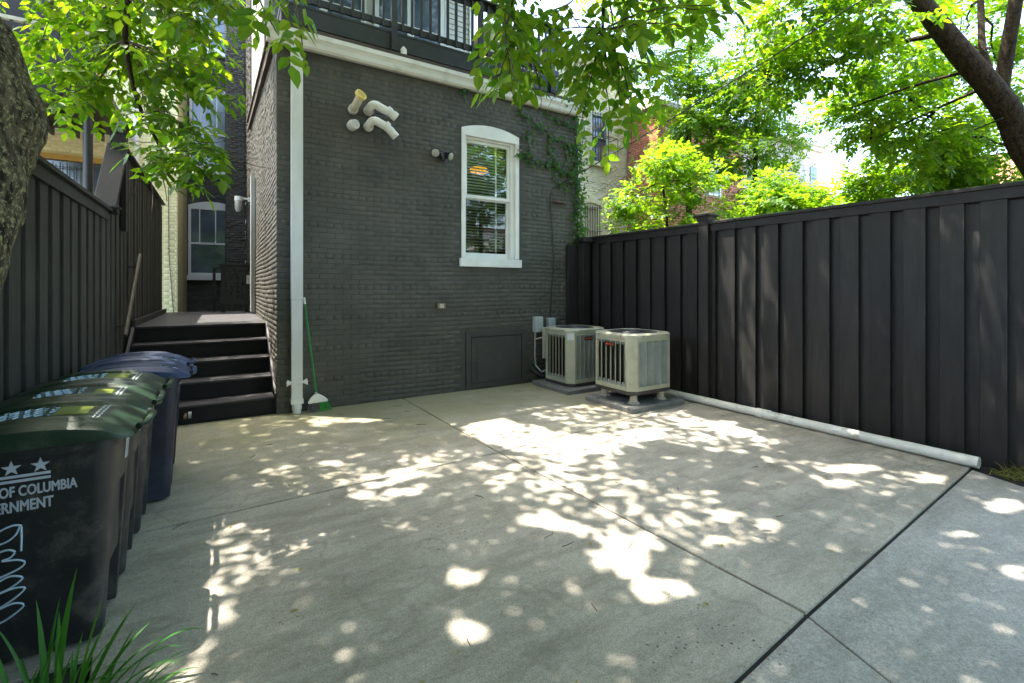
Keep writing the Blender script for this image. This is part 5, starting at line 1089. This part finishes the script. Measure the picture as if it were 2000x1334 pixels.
def inside(P, poly):
    x, y = P[:, 0], P[:, 1]; c = np.zeros(len(P), bool); n = len(poly)
    for i in range(n):
        (x0, y0), (x1, y1) = poly[i], poly[i - 1]
        if y0 != y1: c ^= ((y0 > y) != (y1 > y)) & (x < (x1 - x0) * (y - y0) / (y1 - y0) + x0)
    return c
NC = 215000
Gp = np.stack([rng.uniform(-2.6, 8.2, NC), rng.uniform(-7, 8.6, NC)], 1)
den = np.full(NC, 4.3)
den[Gp[:, 1] < -.6] = 3.4; den[Gp[:, 1] < -4] = 2.6
Gr = Gp; Gp = Gp + .12 * np.stack([np.sin(Gp[:, 1] * 7 + 1.3) + np.sin(Gp[:, 0] * 13 + Gp[:, 1] * 5), np.sin(Gp[:, 0] * 9) + np.sin(Gp[:, 1] * 15 + Gp[:, 0] * 4)], 1) + rng.normal(0, .12, Gp.shape)
den[(Gp[:, 0] > .75) & (Gp[:, 0] < 2.3) & (Gp[:, 1] > 5.9)] = .15
den[(Gp[:, 0] < .8) & (Gp[:, 1] > 6.9)] = 1.5
den[(Gp[:, 0] > -.7) & (Gp[:, 0] < 1.2) & (Gp[:, 1] > 3.1) & (Gp[:, 1] < 4.8)] = 1.0
den[(Gp[:, 0] > -1.0) & (Gp[:, 0] < -.05) & (Gp[:, 1] > 2.2) & (Gp[:, 1] < 5.3)] = 1.5
den[(Gp[:, 0] > 6.12) & (Gp[:, 0] < 7.0) & (Gp[:, 1] > 2.9) & (Gp[:, 1] < 3.9)] = .5
den[(Gp[:, 0] > 6.12) & (Gp[:, 0] < 7.0) & (Gp[:, 1] > .7) & (Gp[:, 1] < 1.2)] = .9
den[Gp[:, 0] > 7.2] = 2.0
Gp = Gr
Gj = Gp + .03 * np.stack([np.sin(Gp[:, 1] * 17 + 1.3) + np.sin(Gp[:, 0] * 29 + Gp[:, 1] * 11), np.sin(Gp[:, 0] * 19) + np.sin(Gp[:, 1] * 31 + Gp[:, 0] * 7)], 1) + rng.normal(0, .018, Gp.shape)
for poly, d_ in DAP: den[inside(Gj, poly)] = d_ * 1.6
LIT[1] = [(2.6 + (x - 2.6) * 1.1, 2.25 + (y - 2.25) * 1.14) for x, y in LIT[1]]
for poly in LIT: den[inside(Gj if len(poly) != 8 and poly is not LIT[1] else Gp, poly)] = .14 if len(poly) != 8 else 0
sel = rng.uniform(0, 4.6, NC) < den; Gp = Gp[sel]; n_ = len(Gp)
D0 = Gp[:, 0] * S_ + Gp[:, 1] * C_
z = np.maximum(5.0 + rng.uniform(0, 2.6, n_), (2.0 + .66 * D0) / .93 + rng.uniform(0, 1.3, n_))
z = np.where(D0 < .3, 5.2 + rng.uniform(0, 2.4, n_), z)
Pc = np.stack([Gp[:, 0] + z * SUN.x / SUN.z, Gp[:, 1] + z * SUN.y / SUN.z, z], 1)
A_ = unit(rng.normal(0, 1, (n_, 3)) * np.array([1, 1, .35]) + np.array([0, 0, -.2])); N_ = unit(rng.normal(0, .33, (n_, 3)) + np.array([0, 0, 1]))
L_ = rng.uniform(.09, .15, n_)
crown = leaf_mesh('crown', leaf_arrays(Pc - A_ * (L_ / 2)[:, None], A_, N_, L_, L_ * .6, False), CROWNM, tree); tag(crown, kind='stuff')

# ------------------------------------------------------------------ trees and shrubs beyond the fence
def far_tree(name, label, base, trunk, r0, r1, blobs, size, mat, n_ind, bmat=BARKD, twn=26, group=None, limbs=(), hi=True, flat=.55):
    t = thing(name, base, label, 'tree' if 'tree' in name or 'sapling' in name else 'shrub', group)
    rough_tube(trunk, taper(len(trunk), r0, r1), 16 if r0 > .12 else 8, .07, 6, 4).build('trunk', bmat, t, True)
    lm = MB(); Ps = []; Ds = []
    tp = [Vector(p) for p in trunk]
    for pts, a, b in limbs: rough_tube(pts, taper(len(pts), a, b), 10, .06, 6, 3).build('limb', bmat, t, True); tp += [Vector(p) for p in pts]
    for c, rad, n in blobs:
        c = Vector(c); rad = Vector(rad); st_ = min(tp, key=lambda p: (p - c).length)
        if (st_ - c).length > .15: 
            pts = [st_.lerp(c, k / 5) + Vector((random.gauss(0, .04), random.gauss(0, .04), .1 * math.sin(k / 5 * math.pi))) for k in range(6)]; lm.tube(pts, taper(6, max(.010, min(.02, r1 * .5)), .008), 5)
        for k in range(n):
            while True:
                q = Vector((random.uniform(-1, 1), random.uniform(-1, 1), random.uniform(-1, 1)))
                if .25 < q.length < 1: break
            e = c + Vector((q.x * rad.x, q.y * rad.y, q.z * rad.z)); pts = [c.lerp(e, k2 / 4) for k2 in range(5)]
            if k % 3 == 0: lm.tube([c.lerp(e, .15), c.lerp(e, .6), e], [.007, .004, .002], 4)
            dr = (e - c).normalized()
            for j in range(9):
                p = e + Vector((random.gauss(0, .12), random.gauss(0, .12), random.gauss(0, .06))) * (size / .08)
                Ps.append(p); Ds.append(dr + Vector((random.gauss(0, .6), random.gauss(0, .6), random.gauss(-.05, .3))))
    if lm.v: tag(lm.build('twigs', bmat, t, True), kind='stuff')
    arr = compound(np.array(Ps), np.array(Ds), size, hi, .25, 1 if size < .07 else 2)
    leaf_parts(arr, n_ind, mat, t); return t
far_tree('leaning_tree', 'big dark trunked forked tree leaning over the far side of the long fence', (9.95, 1.5, 0),
         [(9.95, 1.5, -.1), (9.97, 1.52, 1.5), (9.9, 1.53, 2.66), (9.30, 1.79, 3.55), (8.92, 1.91, 4.1), (8.3, 2.16, 4.7), (7.78, 2.48, 5.47), (7.2, 2.9, 6.4), (6.8, 3.4, 7.6)], .21, .08,
         [((6.78, 3.45, 5.5), (.6, .6, .45), 34), ((7.5, 3.3, 4.9), (.6, .6, .4), 40), ((7.03, 2.71, 5.2), (.5, .5, .45), 34), ((8.5, 3.2, 4.2), (.7, .6, .35), 44), ((9.4, 2.8, 4.05), (.6, .6, .4), 40), ((10.2, 2.7, 5.7), (.8, .7, .7), 44), ((10.73, 2.3, 5.1), (.7, .7, .7), 44), ((6.91, 3.96, 4.85), (.45, .5, .35), 26), ((8.9, 3.0, 5.2), (.8, .6, .6), 44), ((7.7, 3.9, 5.7), (.7, .6, .5), 34), ((9.6, 3.6, 4.9), (.8, .7, .5), 40), ((11.6, 3.4, 4.5), (.9, .8, .8), 44), ((10.3, 3.3, 3.9), (.7, .6, .4), 40), ((11.0, 2.6, 4.0), (.7, .6, .5), 40), ((8.6, 3.0, 7.0), (1.4, 1.4, .8), 50), ((10.6, 2.6, 7.2), (1.4, 1.4, .8), 40)],
           .095, LEAFN, 280, limbs=(([(9.0, 1.88, 4.0), (8.87, 1.93, 4.2), (8.78, 1.86, 4.7), (8.61, 1.73, 5.38), (8.5, 1.6, 6.4)], .10, .06), ([(8.95, 1.93, 4.15), (8.94, 2.12, 4.92), (9.05, 2.17, 5.68), (9.2, 2.3, 7)], .05, .03),
         ([(8.1, 2.3, 5.0), (7.9, 2.9, 5.05), (7.5, 3.5, 4.9), (7.0, 4.0, 4.7)], .035, .012), ([(8.5, 2.1, 4.55), (8.3, 2.7, 4.5), (7.9, 3.4, 4.3)], .025, .01), ([(8.7, 2.0, 4.35), (8.7, 2.6, 4.2), (8.4, 3.2, 3.9)], .025, .008)))
far_tree('sapling', 'bright yellow green sapling in front of the red brick house', (8.5, 7.2, 0), [(8.5, 7.2, -.1), (8.48, 7.2, 1.6), (8.52, 7.15, 2.8), (8.4, 7.2, 4.0)], .05, .02,
         [((8.4, 7.2, 3.2), (.7, .7, .4), 26), ((8.1, 7.0, 4.3), (.4, .4, .18), 18), ((8.9, 7.5, 4.6), (.4, .4, .18), 18), ((7.6, 7.5, 3.5), (.35, .35, .15), 14), ((9.2, 6.6, 4.2), (.4, .4, .2), 18), ((8.0, 7.4, 3.7), (.6, .6, .3), 20), ((8.9, 6.9, 3.9), (.6, .7, .3), 22), ((7.8, 7.6, 3.0), (.5, .5, .35), 24), ((8.7, 7.0, 2.8), (.8, .8, .35), 26), ((8.55, 7.2, 4.5), (.5, .5, .4), 26), ((9.3, 6.9, 3.3), (.5, .6, .4), 20)], .088, LEAFB, 120, hi=False)
far_tree('slender_tree', 'tall slender green tree with a thin dark trunk rising behind the sapling', (10.6, 8.2, 0), [(10.6, 8.2, -.1), (10.6, 8.2, 3), (10.55, 8.17, 5.2), (10.6, 8.2, 7.3), (10.8, 8.2, 9.5)], .10, .03,
         [((10.4, 8.2, 6.6), (.9, .9, .6), 46), ((11.0, 8.0, 7.4), (.9, .9, .7), 50), ((10.2, 8.4, 7.9), (.9, .9, .6), 44), ((11.2, 7.8, 8.6), (1.0, 1.0, .7), 50), ((10.3, 8.6, 9.2), (1.1, 1.0, .7), 46), ((9.7, 8.9, 8.8), (.8, .8, .5), 30), ((11.7, 7.6, 7.0), (.8, .8, .6), 40), ((10.9, 8.0, 5.6), (.7, .7, .5), 36), ((10.4, 8.2, 4.6), (.7, .7, .5), 36), ((10.2, 7.9, 5.9), (.7, .7, .5), 34), ((11.4, 7.7, 6.2), (.8, .7, .5), 40), ((11.3, 7.9, 5.0), (.7, .7, .5), 34), ((10.0, 8.4, 7.1), (.8, .8, .6), 36), ((11.8, 7.4, 9.8), (1.1, 1.0, .8), 44), ((10.4, 8.2, 10.3), (1.2, 1.2, .8), 44), ((9.0, 9.6, 9.7), (.9, .8, .5), 26)], .095, LEAFB, 60, hi=False)
far_tree('dense_tree', 'dark leafed tree with a grey trunk standing right of the sapling', (11.6, 7.0, 0), [(11.6, 7.0, -.1), (11.58, 6.98, 2.5), (11.57, 6.96, 4.6), (11.6, 6.9, 6.8)], .11, .04,
         [((11.3, 7.0, 3.5), (.8, .8, .6), 60), ((11.9, 6.8, 4.2), (.8, .8, .6), 60), ((11.2, 7.1, 5.0), (.8, .8, .6), 50), ((12.1, 6.7, 5.4), (.8, .8, .6), 50), ((11.6, 6.9, 6.3), (.9, .9, .7), 50), ((12.4, 6.6, 3.2), (.8, .8, .5), 46), ((11.0, 7.3, 6.8), (.8, .8, .6), 36), ((12.0, 6.6, 7.6), (.9, .9, .7), 36), ((11.2, 7.2, 5.9), (.7, .7, .5), 36), ((12.5, 6.7, 6.2), (.7, .7, .6), 34), ((11.8, 6.9, 3.0), (.8, .8, .4), 36)], .09, LEAFB, 40, hi=False)
GS = 'shrubs growing behind the long fence'
for nm, lab, c, n, rx in (('shrub', 'light green shrub behind the fence beneath the distant white house', (9.9, 5.1, 3.2), 80, .9), ('shrub', 'fine leaved shrub behind the middle of the long fence', (10.6, 4.3, 2.9), 80, 1.0), ('shrub', 'dense shrub behind the fence under the drooping boughs', (11.3, 3.6, 3.75), 90, .8), ('shrub', 'shrub behind the fence under the red tiled gable', (12.0, 2.8, 3.2), 90, 1.0), ('shrub', 'loose shrub hiding the foot of the dark leafed tree', (10.4, 6.3, 2.9), 80, .9)):
    far_tree(nm, lab, (c[0], c[1], 0), [(c[0], c[1], -.1), (c[0] + .05, c[1], 1.2), (c[0], c[1], c[2])], .05, .02, [((c[0], c[1], c[2] - .5), (rx, rx, .7), n)] + [((c[0] + random.uniform(-.8, .8), c[1] + random.uniform(-.8, .8), c[2] + random.uniform(-.2, .65)), (random.uniform(.25, .5), random.uniform(.25, .5), random.uniform(.12, .3)), 22) for _ in range(8)], .08, LEAFB, 40, group=GS, hi=False)
far_tree('backdrop_tree', 'pale green tree far behind the fence under the sky gap', (17.6, 7, 0), [(17.6, 7, -.1), (17.6, 7, 3), (17.6, 7, 4.6)], .2, .06, [((16.6, 8.0, 4.0), (1.6, 1.6, .9), 80), ((17.6, 7.0, 4.4), (1.8, 1.6, .9), 80), ((18.6, 6.0, 4.6), (1.8, 1.6, 1.0), 70)], .13, LEAFB, 0, hi=False)
far_tree('alley_tree', 'leafy tree standing in the alley, seen mirrored in the sash window', (10.3, -5.5, 0), [(10.3, -5.5, -.1), (10.3, -5.4, 2.5), (10.2, -5.3, 5)], .18, .06, [((10.0, -5.5, 5.6), (1.6, 1.6, 1.1), 130), ((9.0, -4.4, 7.0), (1.6, 1.6, 1.2), 130), ((11.6, -6.2, 6.6), (1.6, 1.6, 1.2), 110), ((8.8, -4.8, 3.8), (.9, .9, .6), 60), ((11.8, -6.8, 3.2), (1.3, 1.3, 1.0), 90), ((10.4, -5.4, 8.4), (1.8, 1.8, 1.2), 110), ((9.3, -4.6, 1.5), (1.3, 1.3, .9), 70)], .12, LEAFD, 0, hi=False)
for lab_, c_ in (('unseen broad dark tree added in the alley to shade the yard entrance', (-3.2, -6)), ('unseen rounded tree added across the alley to shade the house wall', (3.2, -9.5))):  # out-of-view trees added behind the viewpoint to darken that side
    far_tree('alley_tree', lab_, (c_[0], c_[1], 0), [(c_[0], c_[1], -.1), (c_[0], c_[1], 2), (c_[0], c_[1], 4.5)], .2, .08, [((c_[0] + dx, c_[1] + dy, z_), (2.0, 1.6, 1.5), 90) for dx, dy, z_ in ((-1.5, 0, 2.0), (1.5, .4, 2.4), (0, -.3, 4.2), (-2.2, 0, 5.0), (2.2, .3, 5.2), (0, 0, 6.6), (3.4, .2, 2.2), (-3.6, 0, 2.4))], .16, LEAFD, 0, hi=False)
# ------------------------------------------------------------------ ivy on the house corner
ivy = thing('ivy', (5.7, 6.85, 2.4), 'ivy climbing the house corner and creeping across the brick wall', 'climber')
V_ = lambda l: [Vector(p) for p in l]
runs = [(V_([(5.68, 6.85, 4.16), (5.45, 6.85, 4.27), (5.04, 6.85, 4.42), (4.71, 6.85, 4.56), (4.33, 6.85, 4.74)]), 90, .05), (V_([(5.63, 6.85, 3.68), (5.33, 6.85, 3.79), (5.04, 6.85, 3.84), (4.65, 6.85, 3.88), (4.42, 6.85, 3.97)]), 90, .05), (V_([(5.63, 6.85, 4.59), (5.27, 6.85, 4.71), (4.87, 6.85, 4.80)]), 40, .04),
        (V_([(5.04, 6.85, 4.42), (5.02, 6.85, 4.1), (5.2, 6.85, 3.82)]), 40, .05), (V_([(5.45, 6.85, 4.27), (5.4, 6.85, 4.0), (5.55, 6.85, 3.7), (5.4, 6.85, 3.45), (5.12, 6.85, 3.62)]), 46, .05), (V_([(3.38, 6.85, 4.83), (3.27, 6.85, 4.80)]), 10, .03), (V_([(4.75, 6.90, 5.15), (4.3, 6.90, 5.22), (3.9, 6.9, 5.35)]), 34, .03),
        (V_([(4.65, 6.85, 3.88), (4.55, 6.84, 4.2), (4.50, 6.84, 4.38)]), 18, .03), (V_([(4.42, 6.84, 3.97), (4.34, 6.83, 3.95), (4.28, 6.83, 3.92)]), 7, .02),
        (V_([(5.66, 6.84, 2.45), (5.68, 6.84, 3.2), (5.66, 6.84, 4.0), (5.68, 6.83, 4.8)]), 330, .075), (V_([(5.74, 6.92, 2.4), (5.76, 6.95, 3.4), (5.74, 6.92, 4.9)]), 260, .08), (V_([(5.3, 6.84, 5.12), (5.6, 6.82, 5.10), (5.9, 6.85, 5.2)]), 150, .13)]
iv = MB(); P = []; A = []; N = []
for pts, n, sp_ in runs:
    rough_tube(pts, taper(len(pts), .009, .004), 6, .2, 9, 4).build('stem', TWIG, ivy, True)
    for k in range(int(n * 1.15)):
        f = random.uniform(0, len(pts) - 1.001); i = int(f); p = pts[i].lerp(pts[i + 1], f - i); s2 = sp_ * (1 if n < 100 else 1.0)
        P.append(p + Vector((random.gauss(0, s2), -abs(random.gauss(.02, s2 * .5)), random.gauss(0, s2)))); A.append(Vector((random.gauss(0, .6), random.gauss(-.2, .3), random.gauss(-.5, .5)))); N.append(Vector((random.gauss(-.05, .35), -1, random.gauss(.35, .35))))
L = rng.uniform(.05, .085, len(P)); P = np.array(P); A = np.array(A); N = np.array(N)
keep = ~((P[:, 0] > 3.42) & (P[:, 0] < 4.22) & (P[:, 2] < 4.1))
leaf_parts(filt(leaf_arrays(P, A, N, L, L * .85, True), keep), 200, IVYM, ivy)
dl = MB().tube([(5.07, 6.83, 3.22), (5.16, 6.80, 3.20), (5.30, 6.83, 3.21), (5.38, 6.82, 3.17)], [.02, .028, .025, .012], 7).build('dead_stem', TWIG); tag(dl, 'short reddish brown dead vine stub stuck on the brick wall', 'vine stub')

# ------------------------------------------------------------------ strap leaved clump at the foot of the tree, grass tuft, fallen leaves
cp = thing('strap_leaf_plant', (-.5, 2.35, 0), 'clump of bright green strap leaves in front of the nearest bin', 'plant')
def blade(b, d, L, w, arch, up0, parent, mat):
    b = Vector(b); d = Vector((d[0], d[1], 0)).normalized(); n = 9; vs = []; p = b.copy(); ang = up0; sd = Vector((-d.y, d.x, 0))
    for i in range(n + 1):
        t = i / n; hw = w * .5 * (min(1, .55 + t * 2) * (1 - t ** 3) + .02); tw_ = d * math.cos(ang) + Vector((0, 0, math.sin(ang))); nrm = sd.cross(tw_)
        vs += [p - sd * hw + nrm * hw * .35, p, p + sd * hw + nrm * hw * .35]; p = p + tw_ * (L / n); ang -= arch / n * (0.4 + 1.4 * t)
    fs = []
    for i in range(n): o = i * 3; fs += [(o, o + 1, o + 4, o + 3), (o + 1, o + 2, o + 5, o + 4)]
    return MB().add(vs, fs).build('blade', mat, parent, True)
spec = [((-.56, 2.52), (.1, .2), .52, .030, .3, 1.45), ((-.58, 2.54), (-.1, .1), .44, .026, .2, 1.5), ((-.50, 2.52), (.2, .1), .40, .026, .2, 1.4), ((-.66, 2.50), (-.2, .1), .42, .022, .5, 1.45), ((-.60, 2.50), (-.3, .2), .44, .016, .7, 1.35), ((-.48, 2.52), (.9, .7), .36, .026, .5, 1.1), ((-.46, 2.50), (1, .6), .33, .026, .8, .95), ((-.44, 2.5), (1, .3), .32, .020, 1.3, .9), ((-.42, 2.46), (1, .1), .36, .018, 1.9, 1.0), ((-.40, 2.42), (1, 0), .34, .014, 2.2, 1.0)]
for (x, y), d, L, w_, ar, u0 in spec: blade((x, y, -.02), d, L, w_, ar, u0, cp, BLADE)
for i in range(48):
    x, y = random.gauss(-.54, .10), random.gauss(2.40, .09)
    blade((x, y, -.02), (x + .54 + random.gauss(.04, .10), y - 2.42 + random.gauss(0, .15)), random.uniform(.2, .42), random.uniform(.012, .024), random.uniform(.3, 1.9), random.uniform(.9, 1.5), cp, BLADE)
for i in range(16):
    x, y = random.gauss(-.33, .05), random.uniform(2.05, 2.45); blade((x, y, -.02), (1, random.gauss(.1, .4)), random.uniform(.16, .27), random.uniform(.010, .016), random.uniform(1.2, 2.2), random.uniform(.6, 1.1), cp, BLADE)
gv = MB()
for i in range(520):
    u = random.random(); x = 5.80 + random.random() * .45; y = 1.36 - u * .9 - (x - 5.8) * .25; z0 = -.01; L = random.uniform(.06, .16); a = random.uniform(0, 6.28); d = Vector((math.cos(a), math.sin(a), random.uniform(.15, .9))).normalized(); sdv = d.cross(Vector((0, 0, 1))).normalized() * .003; p = Vector((x, y, z0))
    gv.add([p - sdv, p + sdv, p + d * L * .6 + sdv * .8 + Vector((0, 0, .01)), p + d * L, p + d * L * .6 - sdv * .8 + Vector((0, 0, .01))], [(0, 1, 2, 3, 4)])
o = gv.build('grass_tuft', STRAW); tag(o, 'tuft of dry grass at the open end of the plastic pipe', 'grass', kind='stuff')
P = []; 
for i in range(120): P.append((random.uniform(-.2, 5.6), random.uniform(1.4, 6.6), .006))
P += [(2.45, 6.1, .006), (2.75, 6.35, .006), (2.6, 6.2, .006), (3.6, 4.9, .006), (4.6, 4.3, .006), (1.0, 6.4, .006)]
P = np.array(P); n_ = len(P); A_ = rng.normal(0, 1, (n_, 3)) * np.array([1, 1, .05]); N_ = np.tile([0, 0, 1.0], (n_, 1)) + rng.normal(0, .15, (n_, 3)); L_ = rng.uniform(.010, .045, n_)
tk = MB()
for i in range(40):
    a = Vector((random.uniform(-.2, 5.6), random.uniform(1.3, 6.6), .004)); q = wander(a, (random.gauss(0, 1), random.gauss(0, 1), 0), random.uniform(.03, .13), 4, .25); tk.tube([(p.x, p.y, .004) for p in q], .0022, 4)
tag(tk.build('twig_litter', TWIG), 'few thin broken twigs lying on the concrete slabs', 'twigs', kind='stuff')
o = leaf_mesh('fallen_leaves', leaf_arrays(P, A_, N_, L_, L_ * .45, True), YLEAF, None); tag(o, 'few small yellowed leaves scattered over the concrete slabs', 'leaves', kind='stuff')
